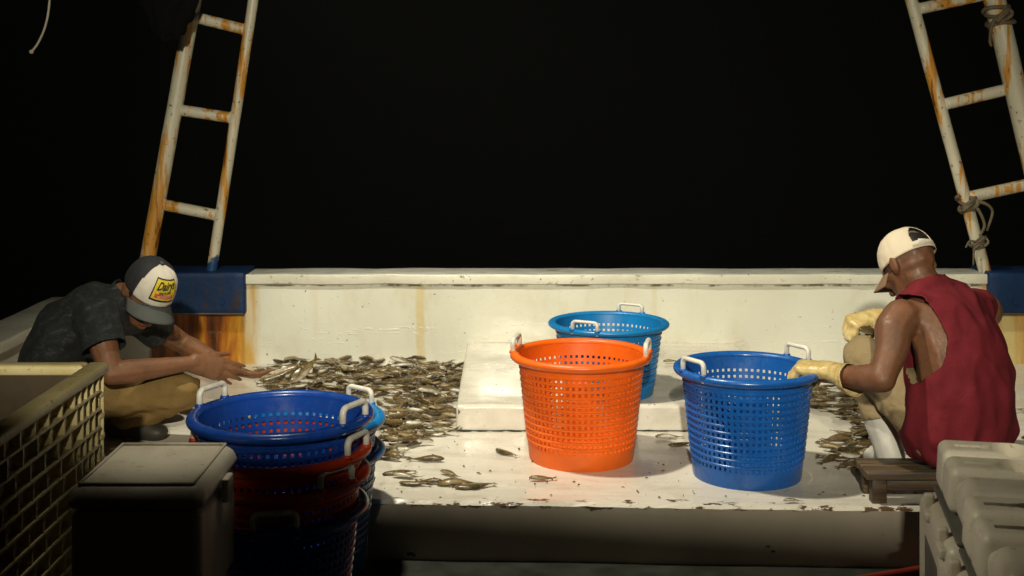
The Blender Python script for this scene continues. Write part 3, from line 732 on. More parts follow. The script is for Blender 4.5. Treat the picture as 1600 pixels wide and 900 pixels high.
def heap(pix, count, label, dens=None):
    poly = [tuple(PZ(a, b, 0)[:2]) for a, b in pix]; xs = [q[0] for q in poly]; ys = [q[1] for q in poly]; bm = bmesh.new(); k = 0
    while k < count:
        x, y = rnd.uniform(min(xs), max(xs)), rnd.uniform(min(ys), max(ys))
        if not inside(x, y, poly) or (dens and rnd.random() > dens(x, y)): continue
        k += 1; t_ = bmesh.new(); t_.from_mesh(rnd.choice(FM)); sc_ = rnd.uniform(.5, .95)
        t_.transform(M.Translation((x, y, rnd.uniform(.007, .018))) @ M.Rotation(rnd.gauss(0, .7)+rnd.choice((0, PI)), 4, 'Z') @ M.Rotation(rnd.gauss(0, .25)+rnd.choice((0, PI)), 4, 'X') @ M.Scale(sc_, 4)); merge(bm, t_)
    o = obj('fish_heap', bm, [MT['dull_fish'], MT['fish_eye']]); o['kind'] = 'stuff'; tag(o, label, 'fish')
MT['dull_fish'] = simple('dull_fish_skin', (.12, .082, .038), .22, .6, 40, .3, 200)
heap([(400, 580), (505, 569), (620, 572), (735, 574), (715, 625), (706, 672), (640, 690), (612, 690), (596, 665), (540, 640), (430, 620)], 260, 'mass of small fish filling the gaps underneath the wide heap by the bulwark', den)
heap([(1215, 612), (1330, 602), (1420, 620), (1420, 690), (1345, 664), (1310, 652), (1285, 640), (1235, 634)], 75, 'mass of small dark fish in the heap by the knee of the seated man')
heap([(1318, 678), (1400, 672), (1420, 745), (1330, 740), (1280, 712)], 34, 'mass of small dark fish round the white boot by the stool')
for px, py, yaw, s_, fl, lab in (
        (668, 721, 3.0, 1.02, False, 'lone slender brown fish lying between the clump and the deck edge'),
        (622, 741, .25, .92, True, 'slim fish on the open deck, nearest the orange basket rim of the stack'),
        (634, 748, -.25, .85, False, 'brown fish lying under the slim fish beside the stack'),
        (647, 759, -.12, .85, True, 'plump dark fish nose to tail with a pale one near the deck edge'),
        (672, 756, 3.0, .75, False, 'short pale fish touching a plump dark one near the deck edge'),
        (703, 744, -.7, .70, False, 'stubby fish at the back of the trio by the deck edge'),
        (714, 758, .22, 1.12, False, 'large brown fish in the middle of the trio by the deck edge'),
        (741, 763, .22, 1.10, True, 'silver fish with a forked tail at the front of the trio by the deck edge'),
        (789, 710, -.9, .95, True, 'pale fish lying alone left of the orange basket'),
        (847, 752, .06, .72, False, 'small orange brown fish lying in front of the orange basket'),
        (1045, 686, .08, .85, False, 'thin fish just behind the foot of the orange basket, by the hatch'),
        (1063, 697, .22, .8, True, 'dark fish half behind the royal blue basket'),
        (1238, 786, .05, .5, False, 'tiny grey fish lying on the deck edge in front of the royal blue basket')):
    q = PZ(px, py, 0); fish((q.x, q.y, .009), yaw, lab, None, 0, rnd.uniform(-.1, .1), s_, fl)
q = PZ(1048, 568, .1); fish((q.x, q.y, .111), .3, 'small dark fish on the hatch beside the light blue basket', None, 0, 0, .6, False)
q = PZ(926, 772, 0)
# scraps of weed and scale on the deck: uncountable bits
bm = bmesh.new()
for i in range(110):
    x, y = rnd.uniform(-.4, 1.7), 3.87+abs(rnd.gauss(0, .4))
    if y > 4.6: continue
    a = rnd.uniform(0, PI); l_ = rnd.uniform(.0015, .008)*rnd.choice((.6, 1, 1, 1.6)); w_ = l_*rnd.uniform(.2, .6); c_ = V((x, y, .003))
    u = V((math.cos(a), math.sin(a), 0))*l_; v = V((-math.sin(a), math.cos(a), 0))*w_
    A = [bm.verts.new(c_+u*k1+v*k2) for k1, k2 in ((-1, -.3), (-.2, -1), (1, -.2), (.5, .8), (-.6, 1))]
    T = bm.verts.new(c_+V((0, 0, .0045)))
    for k in range(5): bm.faces.new((A[k], A[(k+1) % 5], T))
o = obj('deck_scraps', bm, simple('fish_scraps', (.10, .06, .03), .5, .5, 30), smooth=False); o['kind'] = 'stuff'; tag(o, 'tiny brown scraps and scales strewn over the white deck', 'scraps')

# ------------------------------------------------------------------ people
ICO = bmesh.new(); bmesh.ops.create_icosphere(ICO, subdivisions=2, radius=1); ICOV = [v.co.copy() for v in ICO.verts]; ICO.free()
def epts(c, r, B=None):
    r = (r, r, r) if isinstance(r, (int, float)) else r
    return [V(c)+(B @ V((p_.x*r[0], p_.y*r[1], p_.z*r[2])) if B else V((p_.x*r[0], p_.y*r[1], p_.z*r[2]))) for p_ in ICOV]
def hull(bm, *sets):
    t = bmesh.new()
    for s_ in sets:
        for p_ in s_: t.verts.new(p_)
    r = bmesh.ops.convex_hull(t, input=t.verts[:]); dead = list({g_ for g_ in r['geom_interior']+r['geom_unused'] if isinstance(g_, bmesh.types.BMVert)})
    bmesh.ops.delete(t, geom=dead, context='VERTS'); merge(bm, t)
def chain(bm, *js, grow=0):
    for (a, ra), (b, rb) in zip(js, js[1:]): hull(bm, epts(a, ra+grow), epts(b, rb+grow))
def frame(f, u):
    f = V(f).normalized(); r = f.cross(V(u)).normalized(); u = r.cross(f).normalized()
    return M((r, f, u)).transposed()                    # columns: right, forward, up
def remesh(bm, vox=.006, it=6, fac=.5):
    me = bpy.data.meshes.new('t'); bm.to_mesh(me); bm.free(); o = bpy.data.objects.new('t', me); col.objects.link(o)
    m = o.modifiers.new('r', 'REMESH'); m.mode = 'VOXEL'; m.voxel_size = vox; m.adaptivity = 0
    s_ = o.modifiers.new('s', 'SMOOTH'); s_.iterations = it; s_.factor = fac
    dg = bpy.context.evaluated_depsgraph_get(); out = bpy.data.meshes.new_from_object(o.evaluated_get(dg)); bpy.data.objects.remove(o)
    b = bmesh.new(); b.from_mesh(out); bpy.data.meshes.remove(out); return b
def cut_half(bm, p, d, rad):
    """open a garment: remove what lies beyond the plane within rad of p, leave a clean hem"""
    p, d = V(p), V(d).normalized(); sel = {v for v in bm.verts if (v.co-p).length < rad and (v.co-p).dot(d) > 0}
    bmesh.ops.delete(bm, geom=[f for f in bm.faces if all(v in sel for v in f.verts)], context='FACES')
    for v in bm.verts:
        if v in sel and v.is_valid and v.link_faces: v.co -= d*(v.co-p).dot(d)
    bmesh.ops.delete(bm, geom=[v for v in bm.verts if not v.link_faces], context='VERTS')
def cut_ball(bm, p, r, B=None):
    p = V(p); Bi = B.inverted() if B else M.Identity(3); Bf = B or M.Identity(3)
    def q(v): w_ = Bi @ (v.co-p); return V((w_.x/r[0], w_.y/r[1], w_.z/r[2]))
    sel = {v: q(v) for v in bm.verts}; sel = {v: x for v, x in sel.items() if x.length < 1}
    bmesh.ops.delete(bm, geom=[f for f in bm.faces if all(v in sel for v in f.verts)], context='FACES')
    for v, x in sel.items():
        if v.is_valid and v.link_faces:
            x = x.normalized(); v.co = p+Bf @ V((x.x*r[0], x.y*r[1], x.z*r[2]))
    bmesh.ops.delete(bm, geom=[v for v in bm.verts if not v.link_faces], context='VERTS')
def wrinkle(bm, amp, f, stretch=(1, 1, 1), seed=0):
    bm.normal_update(); S = V(stretch)
    for v in bm.verts:
        p_ = V((v.co.x*S.x, v.co.y*S.y, v.co.z*S.z))*f+V((seed, seed*2, 0))
        k = 1-abs(noise.noise(p_))*2; k2 = noise.noise(p_*2.3)
        v.co += v.normal*amp*(k*.7+k2*.4)
def thick(bm, t):
    global TH
    bmesh.ops.recalc_face_normals(bm, faces=bm.faces); TH = t

def hand(bm, wrist, d, nrm, thumb_side, curls, scale=1.0, spread=.12, thumb=(.5, .3), grow=0, splay=None):
    """palm and five fingers. d: towards the fingers, nrm: out of the back of the hand, thumb_side: +1/-1 along d x nrm"""
    d = V(d).normalized(); nrm = (V(nrm)-d*V(nrm).dot(d)).normalized(); s_ = d.cross(nrm)*thumb_side; k = scale; w0 = V(wrist)
    knu = []
    for i, (off, ln) in enumerate(((.030, .092), (.010, .096), (-.011, .091), (-.030, .084))): knu.append(w0+d*ln*k+s_*off*k+nrm*(.004 if i in (1, 2) else 0)*k)
    base = [epts(w0+s_*.014*k, .021*k+grow), epts(w0-s_*.016*k, .020*k+grow)]
    hull(bm, *base, *[epts(p_, .0115*k+grow) for p_ in knu])
    hull(bm, epts(w0+d*.03*k+s_*.026*k-nrm*.008*k, .016*k+grow), epts(w0+d*.06*k+s_*.026*k-nrm*.004*k, .013*k+grow))
    ends = []
    for i, p_ in enumerate(knu):
        lens = ((.043, .026, .022), (.047, .030, .023), (.044, .028, .023), (.034, .021, .020))[i]; rs = ((.0098, .0092, .0083, .0068), (.0100, .0094, .0085, .007), (.0096, .009, .0081, .0068), (.0086, .008, .0073, .006))[i]
        sp = (splay[i] if splay else (1.3, .35, -.45, -1.3)[i])*spread
        q_ = p_; a = 0; fd = (d*math.cos(sp)+s_*math.sin(sp)).normalized(); axis = fd.cross(nrm); cs = curls[i] if isinstance(curls[0], (tuple, list)) else curls
        for L_, ra, rb, cu in zip(lens, rs, rs[1:], cs):
            a -= cu; dd = M.Rotation(a, 3, axis) @ fd
            if (M.Rotation(-.5, 3, axis) @ fd).dot(nrm) > 0: dd = M.Rotation(-a, 3, axis) @ fd
            e = q_+dd*L_*k; hull(bm, epts(q_, ra*k+grow), epts(e, rb*k+grow)); q_ = e
        ends.append(q_)
    tp = w0+d*.028*k+s_*.030*k-nrm*.006*k
    td = (d*.75+s_*math.sin(thumb[0])*1.1-nrm*thumb[1]).normalized(); t2 = (td+d*.35-nrm*thumb[1]*.6).normalized()
    a = tp+td*.042*k; b = a+t2*.032*k; c_ = b+(t2+d*.2).normalized()*.024*k
    chain(bm, (tp, .0145*k+grow), (a, .0112*k+grow), (b, .0098*k+grow), (c_, .0075*k+grow))
    return knu, ends

def head(bm, c, B, s=1.0):
    """skull, jaw, neck side, ears, nose, brow, lips; B columns right, forward, up"""
    q = lambda x, y, z: V(c)+B @ V((x*s, y*s, z*s))
    hull(bm, epts(q(0, -.012, .028), (.076*s, .094*s, .082*s), B)); hull(bm, epts(q(0, .01, .0), (.070*s, .082*s, .08*s), B), epts(q(0, .038, -.085), (.044*s, .034*s, .022*s), B))
    hull(bm, epts(q(0, .03, -.06), (.05*s, .045*s, .04*s), B), epts(q(0, .062, -.088), (.020*s, .018*s, .016*s), B))
    hull(bm, epts(q(0, .086, .015), .010*s), epts(q(0, .112, -.025), .012*s)); hull(bm, epts(q(.014, .098, -.03), .009*s), epts(q(-.014, .098, -.03), .009*s))
    hull(bm, epts(q(.03, .076, .028), .012*s), epts(q(-.03, .076, .028), .012*s))
    hull(bm, epts(q(.018, .086, -.055), .007*s), epts(q(-.018, .086, -.055), .007*s)); hull(bm, epts(q(.016, .083, -.067), .008*s), epts(q(-.016, .083, -.067), .008*s))
    for e in (-1, 1):
        hull(bm, epts(q(e*.074, -.012, .006), (.008*s, .016*s, .030*s), B), epts(q(e*.086, -.024, .012), (.005*s, .018*s, .028*s), B))
        hull(bm, epts(q(e*.048, .062, -.018), (.02*s, .016*s, .014*s), B))
def eyes(parent, c, B, s=1.0):
    for e in (-1, 1):
        bm = bmesh.new(); bmesh.ops.create_icosphere(bm, subdivisions=2, radius=.0125*s, matrix=M.Translation(V(c)+B @ V((e*.031*s, .077*s, .008*s)))); obj('eye', bm, MT['eye'], parent)

def cap(parent, c, B, crown_m, front_m, brim_m, back_hole=False, s=1.0, brim_up=0, band=0):
    """baseball cap on a head frame; returns the crown object"""
    hx, hy, hh = .090*s, .108*s, .112*s; n = 128; m = 32; z0 = .022*s
    T = lambda x, y, z: V(c)+B @ V((x, y-.008*s, z+z0))
    def pt(a, t, k=1):
        e = t*PI/2; rr = math.cos(e)**.72; hgt = math.sin(e)**.9
        pinch = 1+.010*abs(math.sin(3*a+.0))*math.sin(2*e)
        return T(k*hx*rr*math.sin(a)*pinch, k*hy*rr*math.cos(a)*pinch, hh*hgt*k+(k-1)*.0)
    def isfront(a, t): return front_m is not None and abs((a+PI) % (2*PI)-PI) < R(66)*(1-.10*t) and t < .97
    def shell(test, name, mat, par, k=1, th=.0025):
        bm = bmesh.new(); vs = {}
        def gv(i, j):
            key = (i % n, j) if j < m else ('top',)
            if key not in vs: vs[key] = bm.verts.new(pt(2*PI*i/n, j/m, k))
            return vs[key]
        for j in range(m):
            for i in range(n):
                if test(2*PI*(i+.5)/n, (j+.5)/m):
                    f = [gv(i, j), gv(i+1, j), gv(i+1, j+1), gv(i, j+1)]; f2 = []
                    for v in f:
                        if v not in f2: f2.append(v)
                    if len(f2) > 2: bm.faces.new(f2)
        wrinkle(bm, .0022*s, 22); thick(bm, th); return obj(name, bm, mat, par)
    def hole(a, t):
        da = abs((a % (2*PI))-PI); return back_hole and t < .62 and t > .12 and (da/.56)**2+((t-.12)/.48)**2 < 1
    cr = shell(lambda a, t: not hole(a, t), 'cap', crown_m, parent)
    if front_m: shell(isfront, 'front_panel', front_m, cr, 1.018)
    bm = bmesh.new(); bmesh.ops.create_icosphere(bm, subdivisions=2, radius=1, matrix=M.Translation(T(0, 0, hh+.003)) @ B.to_4x4() @ M.Diagonal((.009*s, .009*s, .005*s, 1))); obj('button', bm, brim_m if front_m else crown_m, cr)
    bm = bmesh.new(); rows = []                                         # brim
    for j in range(9):
        f = j/8; row = []
        for i in range(25):
            a = R(-74)+R(148)*i/24; L_ = .074*s*(max(0, math.cos(a*1.08))**.45)
            k = f*L_; x = hx*math.sin(a)*(1+.05*f); y = hy*math.cos(a)+k*(1.0); zz = .004-.020*f*(1-brim_up)-(.030+.012*f)*(math.sin(a)**2)*s
            row.append(bm.verts.new(T(x, y, zz)))
        rows.append(row)
    for A, Bq in zip(rows, rows[1:]):
        for i in range(24): bm.faces.new((A[i], A[i+1], Bq[i+1], Bq[i]))
    thick(bm, .004*s); obj('brim', bm, brim_m, cr)
    if back_hole:
        bm = bmesh.new(); N_ = 14
        for (ta, tb) in ((.03, .12),):
            A = [bm.verts.new(pt(PI-.62+1.24*i/N_, ta, 1.012)) for i in range(N_+1)]; Bq = [bm.verts.new(pt(PI-.62+1.24*i/N_, tb, 1.012)) for i in range(N_+1)]
            for i in range(N_): bm.faces.new((A[i], A[i+1], Bq[i+1], Bq[i]))
        thick(bm, .003); obj('strap', bm, brim_m if False else crown_m, cr)
        bm = bmesh.new(); q_ = pt(PI+.25, .07, 1.03); rbox(bm, q_-V((.012, .004, .009)), q_+V((.012, .004, .009)), .002, 2); obj('buckle', bm, MT['handle'], cr)
    return cr, pt

# ---- seated man, back to us, red sleeveless top
def seated_man():
    o = thing('person', (1.36, 3.91, .1), 'man seated on the wooden stool in a red sleeveless top and beige cap', 'person')
    pel = V((1.372, 3.90, .205)); lum = P(1502, 612, 5.13); mid = P(1496, 545, 5.17); upc = P(1474, 488, 5.24); nk = P(1452, 446, 5.29)
    hc = P(1422, 422, 5.36); hB = frame((-.40, .70, -.60), (-.1, .25, 1))
    ls = P(1404, 498, 5.13); rs = P(1538, 486, 5.40)
    le = P(1379, 592, 5.00); lw = P(1306, 588, 5.24)
    re = P(1440, 560, 5.72); rw = P(1376, 496, 5.72)
    lk = P(1352, 560, 5.42); la = P(1392, 712, 5.33); rk = P(1500, 570, 5.80); ra = P(1500, 680, 5.62)
    Rv = V((.8, .6, 0)); lh = pel-Rv*.085; rh = pel+Rv*.085
    tb = lambda ax, fw=(-.6, .8, 0): frame(fw, ax)
    segs = [(pel, (.165, .125, .10), tb((0, 0, 1))), (lum, (.158, .118, .09), tb((0, 0, 1))), (mid, (.168, .122, .09), tb((-.05, .1, 1))), (upc, (.175, .105, .075), tb((-.15, .25, 1)))]
    def torso(bm, gr, first=0):
        ex = .021 if gr > 0 else 0
        for (a, r1, b1), (b, r2, b2) in zip(segs[first:], segs[first+1:]): hull(bm, epts(a, tuple(x+gr+(ex if a is pel or a is lum else 0) for x in r1), b1), epts(b, tuple(x+gr+(ex if b is lum else 0) for x in r2), b2))
        hull(bm, epts(upc, tuple(x*.9+gr for x in segs[3][1]), segs[3][2]), epts(ls+(rs-ls)*.10+V((0, 0, .012)), .050+gr), epts(rs-(rs-ls)*.10+V((0, 0, .012)), .050+gr))
        hull(bm, epts(ls+(rs-ls)*.2+V((0, 0, .03)), .035+gr), epts(rs-(rs-ls)*.2+V((0, 0, .03)), .035+gr), epts(nk-V((0, 0, .01)), .052+gr))
    bm = bmesh.new(); torso(bm, -.006)
    chain(bm, (nk-V((0, 0, .03)), .062), (nk+(hc-nk)*.5, .056), (hc+hB @ V((0, -.02, -.03)), .056)); head(bm, hc, hB)
    # left arm: deltoid, biceps, elbow, forearm
    ua = le-ls
    chain(bm, (ls-(ls-rs).normalized()*.015, .062), (ls+ua*.18+V((-.006, 0, 0)), .060), (ls+ua*.5+V((.004, -.004, 0)), .051), (ls+ua*.85, .043), (le, .042))
    fa = lw-le; chain(bm, (le, .042), (le+fa*.22, .045), (le+fa*.6, .037), (lw, .027))
    ub = re-rs; chain(bm, (rs, .060), (rs+ub*.5, .050), (re, .042)); fb = rw-re; chain(bm, (re, .042), (re+fb*.3, .044), (rw, .028))
    hull(bm, epts(lw, .026), epts(lw+fa.normalized()*.06, .024)); hull(bm, epts(rw, .024), epts(rw-fb.normalized()*.01, .024))
    chain(bm, (lh, .10), (lk, .055), (la, .04)); chain(bm, (rh, .10), (rk, .055), (ra, .04))
    # shoulder blade and spine hints
    hull(bm, epts(ls+(rs-ls)*.27+V((-.02, -.052, -.06)), (.03, .03, .06)))
    body = obj('body', remesh(bm, .006, 5), MT['skin_dark'], o)
    eyes(body, hc, hB)
    # tank top
    bm = bmesh.new(); torso(bm, .010); bm = remesh(bm, .007, 6)
    cut_ball(bm, ls+V((-.045, -.02, -.050)), (.128, .20, .160), frame((-.6, .8, 0), (.18, -.05, 1)))
    cut_ball(bm, rs+V((.085, .03, -.05)), (.105, .17, .15), frame((-.6, .8, 0), (0, 0, 1)))
    cut_ball(bm, nk+V((-.028, .05, .048)), (.088, .095, .075))
    cut_half(bm, pel+V((0, 0, -.078)), (-.05, .05, -1), .6)
    wrinkle(bm, .017, 8.5, (1.3, 1.3, .6), 3); bmesh.ops.smooth_vert(bm, verts=bm.verts, factor=.5, use_axis_x=True, use_axis_y=True, use_axis_z=True)
    thick(bm, .003); obj('tank_top', bm, MT['maroon'], o)
    # trousers
    bm = bmesh.new()
    hull(bm, epts(pel+V((0, 0, -.015)), (.160, .125, .095), tb((0, 0, 1))), epts(pel+V((0, 0, .02)), (.148, .112, .06), tb((0, 0, 1))))
    for h_, k_, a_ in ((lh, lk, la), (rh, rk, ra)):
        chain(bm, (h_-V((0, 0, .012)), .092), (h_+(k_-h_)*.5, .086), (k_, .072)); chain(bm, (k_, .072), (k_+(a_-k_)*.35+V((.012, 0, 0)), .068), (k_+(a_-k_)*.62, .062))
    bm = remesh(bm, .007, 5); wrinkle(bm, .010, 11, (1, 1, 1.2), 8); bmesh.ops.smooth_vert(bm, verts=bm.verts, factor=.5, use_axis_x=True, use_axis_y=True, use_axis_z=True)
    cut_ball(bm, pel+V((0, 0, .03)), (.188, .148, .108), tb((0, 0, 1)))          # the waistband is hidden under the top
    for k_, a_ in ((lk, la), (rk, ra)): cut_half(bm, k_+(a_-k_)*.60, (a_-k_), .14)
    tr = obj('trousers', bm, MT['khaki'], o)
    bm = bmesh.new(); ring = []
    for i in range(48):
        a = 2*PI*i/48; ring.append(pel+V((0, 0, -.022))+frame((-.6, .8, 0), (.1, -.1, 1)) @ V((.172*math.cos(a), .137*math.sin(a), 0)))
    A = [bm.verts.new(p_+V((0, 0, .016))) for p_ in ring]; B2 = [bm.verts.new(p_-V((0, 0, .016))) for p_ in ring]
    for i in range(48): bm.faces.new((A[i], A[(i+1) % 48], B2[(i+1) % 48], B2[i]))
    thick(bm, .004); obj('belt', bm, MT['belt'], o)
    # white rubber boots
    for k_, a_ in ((lk, la), (rk, ra)):
        bm = bmesh.new(); d = a_-k_; f = V((-.05, 1, 0)).normalized()
        chain(bm, (k_+d*.48, .062), (k_+d*.8, .052), (a_+V((0, 0, -.005)), .047)); z_ = .035
        hull(bm, epts(V((a_.x, a_.y, z_)), (.042, .042, .035)), epts(a_, .045), epts(V((a_.x, a_.y, z_))+f*.15, (.042, .042, .03)))
        hull(bm, epts(V((a_.x, a_.y, .012))-f*.012, (.046, .046, .012)), epts(V((a_.x, a_.y, .012))+f*.155, (.046, .046, .012)))
        bm = remesh(bm, .006, 4); cut_half(bm, k_+d*.50, -d, .13); thick(bm, .003); obj('boot', bm, MT['boot'], o)
    # gloves
    bm = bmesh.new(); rimp = RB+V((.228, .02, .352))
    hd = V((-.62, .50, -.02))
    hand(bm, lw+V((-.012, .025, .012)), hd, (.15, -.25, 1), 1, ((.75, .65, .4), (.8, .7, .4), (.85, .7, .4), (.9, .7, .4)), 1.08, .10, (.5, .8), .0025)
    gd = (le-lw).normalized()
    chain(bm, (lw+V((-.012, .025, .012)), .030), (lw+gd*.035+V((0, 0, .0)), .040), (lw+gd*.085+V((0, 0, -.008)), .052))
    bm = remesh(bm, .004, 4); cut_half(bm, lw+gd*.075, gd+V((0, 0, .25)), .12); wrinkle(bm, .0035, 26, (1, 1, 1), 4); thick(bm, .0015); obj('glove', bm, MT['glove'], o)
    bm = bmesh.new(); hd = V((-.8, -.25, -.12))
    hand(bm, rw+V((-.012, 0, 0)), hd, (-.1, -.3, 1), -1, ((1.1, 1.2, .7), (1.15, 1.25, .7), (1.2, 1.25, .7), (1.2, 1.2, .7)), 1.08, .06, (.2, .9), .0025)
    gd = (re-rw).normalized(); chain(bm, (rw, .030), (rw+gd*.09, .045)); bm = remesh(bm, .004, 4); cut_half(bm, rw+gd*.08, gd, .12); wrinkle(bm, .003, 26, (1, 1, 1), 9); thick(bm, .0015); obj('glove', bm, MT['glove'], o)
    cr, pt = cap(o, hc+hB @ V((0, -.004, .004)), hB, MT['cap_beige'], None, MT['brim_brown'], True, .95, band=1)
    bm = bmesh.new(); n = 40
    for j, (z_, k_) in enumerate(((-.055, .93), (-.02, 1.0), (.02, 1.02))): pass
    hull(bm, epts(hc+hB @ V((0, -.016, .055)), (.079, .096, .056), hB)); obj('hair', bm, MT['hair'], body)
    return o
seated_man()
fish(P(1358, 517, 5.62), .4, 'dark fish gripped in the glove above the knee of the seated man', None, .2, 1.3, .75, False)

# ---- crouching man in a dark T-shirt sorting fish
def crouching_man():
    o = thing('person', (-1.52, 4.52, 0), 'man squatting in a dark mottled T-shirt and printed cap, fish in his hands', 'person')
    pel = P(92, 600, 6.02); lum = P(88, 562, 6.02); mid = P(112, 514, 6.02); upc = P(158, 484, 6.03); nk = P(196, 462, 6.05)
    hc = P(228, 462, 6.0); hB = frame((.52, -.66, -.52), (.38, -.1, 1))
    rs = P(152, 503, 5.79); ls = P(214, 492, 6.24)
    re = P(174, 584, 5.68); rw = P(303, 567, 5.88); le = P(286, 537, 6.42); lw = P(362, 578, 6.22)
    rh = pel+V((.03, -.09, 0)); lh = pel+V((.03, .09, 0)); rk = P(284, 611, 5.90); lk = P(262, 612, 6.3); ra = P(190, 655, 5.98); la = P(176, 648, 6.28)
    T = lambda ax: frame((.9, -.2, -.35), ax)
    segs = [(pel, (.155, .125, .09), T((0, 0, 1))), (lum, (.150, .115, .085), T((0, 0, 1))), (mid, (.165, .115, .085), T((.5, 0, 1))), (upc, (.165, .098, .07), T((.9, 0, .7)))]
    segs = [(a, r, frame((.7, 0, -.7) if i > 1 else (1, 0, 0), (.7, 0, .7) if i > 1 else (0, 0, 1))) for i, (a, r, b) in enumerate(segs)]
    def torso(bm, gr):
        for (a, r1, b1), (b, r2, b2) in zip(segs, segs[1:]): hull(bm, epts(a, tuple(x+gr for x in r1), b1), epts(b, tuple(x+gr for x in r2), b2))
        hull(bm, epts(upc, tuple(x*.92+gr for x in segs[3][1]), segs[3][2]), epts(ls+(rs-ls)*.08, .052+gr), epts(rs-(rs-ls)*.08, .052+gr))
        hull(bm, epts(ls+(rs-ls)*.25+V((.01, 0, .02)), .036+gr), epts(rs-(rs-ls)*.25+V((.01, 0, .02)), .036+gr), epts(nk, .05+gr))
    bm = bmesh.new(); torso(bm, -.006); chain(bm, (nk-V((.02, 0, .01)), .058), (hc+hB @ V((0, -.02, -.03)), .054)); head(bm, hc, hB, .98)
    for s_, e_, w_ in ((rs, re, rw), (ls, le, lw)):
        u = e_-s_; f = w_-e_
        chain(bm, (s_, .060), (s_+u*.2, .056), (s_+u*.6, .047), (e_, .040)); chain(bm, (e_, .040), (e_+f*.2, .043), (e_+f*.6, .034), (w_, .025))
    # right hand held flat, edge down; left hand palm up round a fish
    hand(bm, rw, rw*0+(P(366, 583, 5.97)-rw), (-.05, -.9, .42), -1, ((.06, .08, .06), (.10, .10, .08), (.16, .14, .1), (.22, .18, .12)), 1.04, .035, (.30, .12))
    hand(bm, lw, P(408, 588, 6.16)-lw, (-.2, -.25, -1), -1, ((.15, .25, .15), (.18, .28, .2), (.2, .3, .2), (.25, .3, .2)), 1.0, .05, (.7, -.1))
    chain(bm, (rh, .09), (rk, .05), (ra, .04)); chain(bm, (lh, .09), (lk, .05), (la, .04))
    body = obj('body', remesh(bm, .0048, 4), MT['skin'], o); eyes(body, hc, hB, .98)
    # T-shirt with short sleeves
    bm = bmesh.new(); torso(bm, .013)
    for s_, e_ in ((rs, re), (ls, le)):
        u = e_-s_; chain(bm, (s_-u*.1, .076), (s_+u*.3, .074), (s_+u*.62, .072))
    bm = remesh(bm, .007, 6)
    for s_, e_, k_ in ((rs, re, .52), (ls, le, .50)): cut_half(bm, s_+(e_-s_)*k_, e_-s_, .13)
    cut_ball(bm, nk+V((.04, 0, .02)), (.075, .08, .07))
    cut_half(bm, pel+V((0, 0, -.03)), (0, 0, -1), .5)
    wrinkle(bm, .011, 7, (1, 1, .8), 12); bmesh.ops.smooth_vert(bm, verts=bm.verts, factor=.5, use_axis_x=True, use_axis_y=True, use_axis_z=True)
    thick(bm, .003); obj('t_shirt', bm, MT['tshirt'], o)
    bm = bmesh.new(); hull(bm, epts(pel, (.13, .165, .10)), epts(pel+V((.02, 0, .02)), (.12, .155, .08)))
    for h_, k_, a_ in ((rh, rk, ra), (lh, lk, la)):
        chain(bm, (h_, .105), (h_+(k_-h_)*.5, .088), (k_, .066)); chain(bm, (k_, .066), (k_+(a_-k_)*.5, .062), (k_+(a_-k_)*.9, .052))
    bm = remesh(bm, .007, 5); wrinkle(bm, .015, 10, (.7, 1, 1.5), 5); bmesh.ops.smooth_vert(bm, verts=bm.verts, factor=.5, use_axis_x=True, use_axis_y=True, use_axis_z=True)
    obj('trousers', bm, MT['khaki_brown'], o)
    for a_ in (ra, la):
        bm = bmesh.new(); f = V((.9, -.25, 0)).normalized(); p0 = V((a_.x, a_.y, .04))
        hull(bm, epts(a_, .048), epts(p0-f*.03, (.045, .042, .04)), epts(p0+f*.14-V((0, 0, .008)), (.045, .042, .03))); bm = remesh(bm, .008, 3); obj('shoe', bm, MT['shoe'], o)
    # trucker cap: navy mesh back, white front with a printed patch, charcoal brim
    cc = hc+hB @ V((0, 0, .006)); cr, pt = cap(o, cc, hB, MT['cap_navy'], MT['cap_white'], MT['brim'], False, 1.0)
    def on_front(u, v, k):
        u *= 1.22; v *= 1.08                              # u,v in metres on the patch, wrapped on the front panel
        a = -u/.098; t = .36+v/.115; return pt(a, t, k)
    bm = bmesh.new()
    def sheet(u0, u1, v0, v1, k, mat, n=16, m=8):
        g_ = [[bm.verts.new(on_front(u0+(u1-u0)*i/n, v0+(v1-v0)*j/m, k)) for i in range(n+1)] for j in range(m+1)]
        g2 = [[bm.verts.new(on_front(u0+(u1-u0)*i/n, v0+(v1-v0)*j/m, k-.012)) for i in range(n+1)] for j in range(m+1)]
        for j in range(m):
            for i in range(n): bm.faces.new((g_[j][i], g_[j][i+1], g_[j+1][i+1], g_[j+1][i])).material_index = mat
        bd = [(0, i) for i in range(n)]+[(j, n) for j in range(m)]+[(m, i) for i in range(n, 0, -1)]+[(j, 0) for j in range(m, 0, -1)]
        for (a, b), (c_, d_) in zip(bd, bd[1:]+bd[:1]): bm.faces.new((g_[a][b], g2[a][b], g2[c_][d_], g_[c_][d_])).material_index = mat
    sheet(-.044, .044, -.026, .028, 1.045, 0); sheet(-.040, .040, -.022, .024, 1.052, 1); sheet(-.032, .032, -.019, -.010, 1.058, 2)
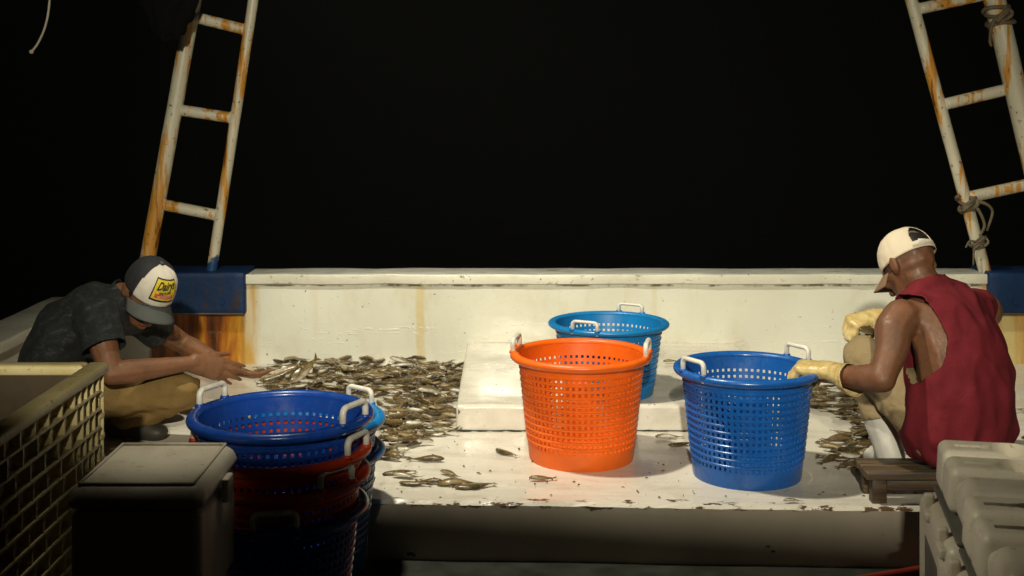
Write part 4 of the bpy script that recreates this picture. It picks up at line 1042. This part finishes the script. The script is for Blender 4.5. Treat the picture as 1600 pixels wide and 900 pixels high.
    def words(txt, size, u, v, k, mat, shear=0, bold=0, sx=1):
        cu = bpy.data.curves.new('t', 'FONT'); cu.body = txt; cu.size = size; cu.align_x = 'CENTER'; cu.align_y = 'CENTER'; cu.shear = shear; cu.offset = bold; cu.resolution_u = 3
        to = bpy.data.objects.new('t', cu); col.objects.link(to); dg = bpy.context.evaluated_depsgraph_get()
        me = bpy.data.meshes.new_from_object(to.evaluated_get(dg)); bpy.data.objects.remove(to); t_ = bmesh.new(); t_.from_mesh(me); bpy.data.meshes.remove(me)
        bmesh.ops.triangulate(t_, faces=t_.faces[:]); bmesh.ops.subdivide_edges(t_, edges=[e for e in t_.edges if e.calc_length() > .006], cuts=2)
        for vv in t_.verts: vv.co = on_front(u+vv.co.x*sx, v+vv.co.y+.10*vv.co.x, k)
        merge(bm, t_, mat)
    words('Dairys', .028, 0, .0095, 1.062, 0, .35, .0009, .92); words('FINE FOODS', .0075, 0, -.0065, 1.061, 0, 0, .0003); words('PROVISIONS', .0085, 0, -.0148, 1.066, 3, 0, .0002)
    me_ = obj('cap_patch', bm, [MT['patch_black'], MT['patch_yellow'], MT['patch_red'], MT['patch_pink']], cr, smooth=False)
    bm = bmesh.new(); hull(bm, epts(hc+hB @ V((0, -.025, .01)), (.078, .088, .06), hB)); obj('hair', bm, MT['hair'], body)
    return o
crouching_man()
fish(P(436, 583, 6.12), .3, 'wet golden brown fish held in the open hand of the squatting man', None, -.3, .9, 1.3, True)
fish(P(474, 580, 6.2), .7, 'glossy golden fish just past the fingertips of the squatting man', None, -.5, .9, 1.25, False)

# ------------------------------------------------------------------ fine spray hanging in the lamplight over the water
bm = bmesh.new(); box(bm, (-60, -12, -2.6), (60, 70, 9))
hz = bpy.data.materials.new('spray_haze'); hz.use_nodes = True; t = hz.node_tree; t.nodes.clear()
pv = t.nodes.new('ShaderNodeVolumePrincipled'); mo = t.nodes.new('ShaderNodeOutputMaterial'); t.links.new(pv.outputs[0], mo.inputs['Volume'])
pv.inputs['Color'].default_value = (.9, .93, .9, 1); pv.inputs['Density'].default_value = .0013; pv.inputs['Anisotropy'].default_value = .2
o = obj('haze', bm, hz, smooth=False); o['kind'] = 'stuff'; tag(o, 'thin spray haze hanging in the lamplight over the deck', 'haze')
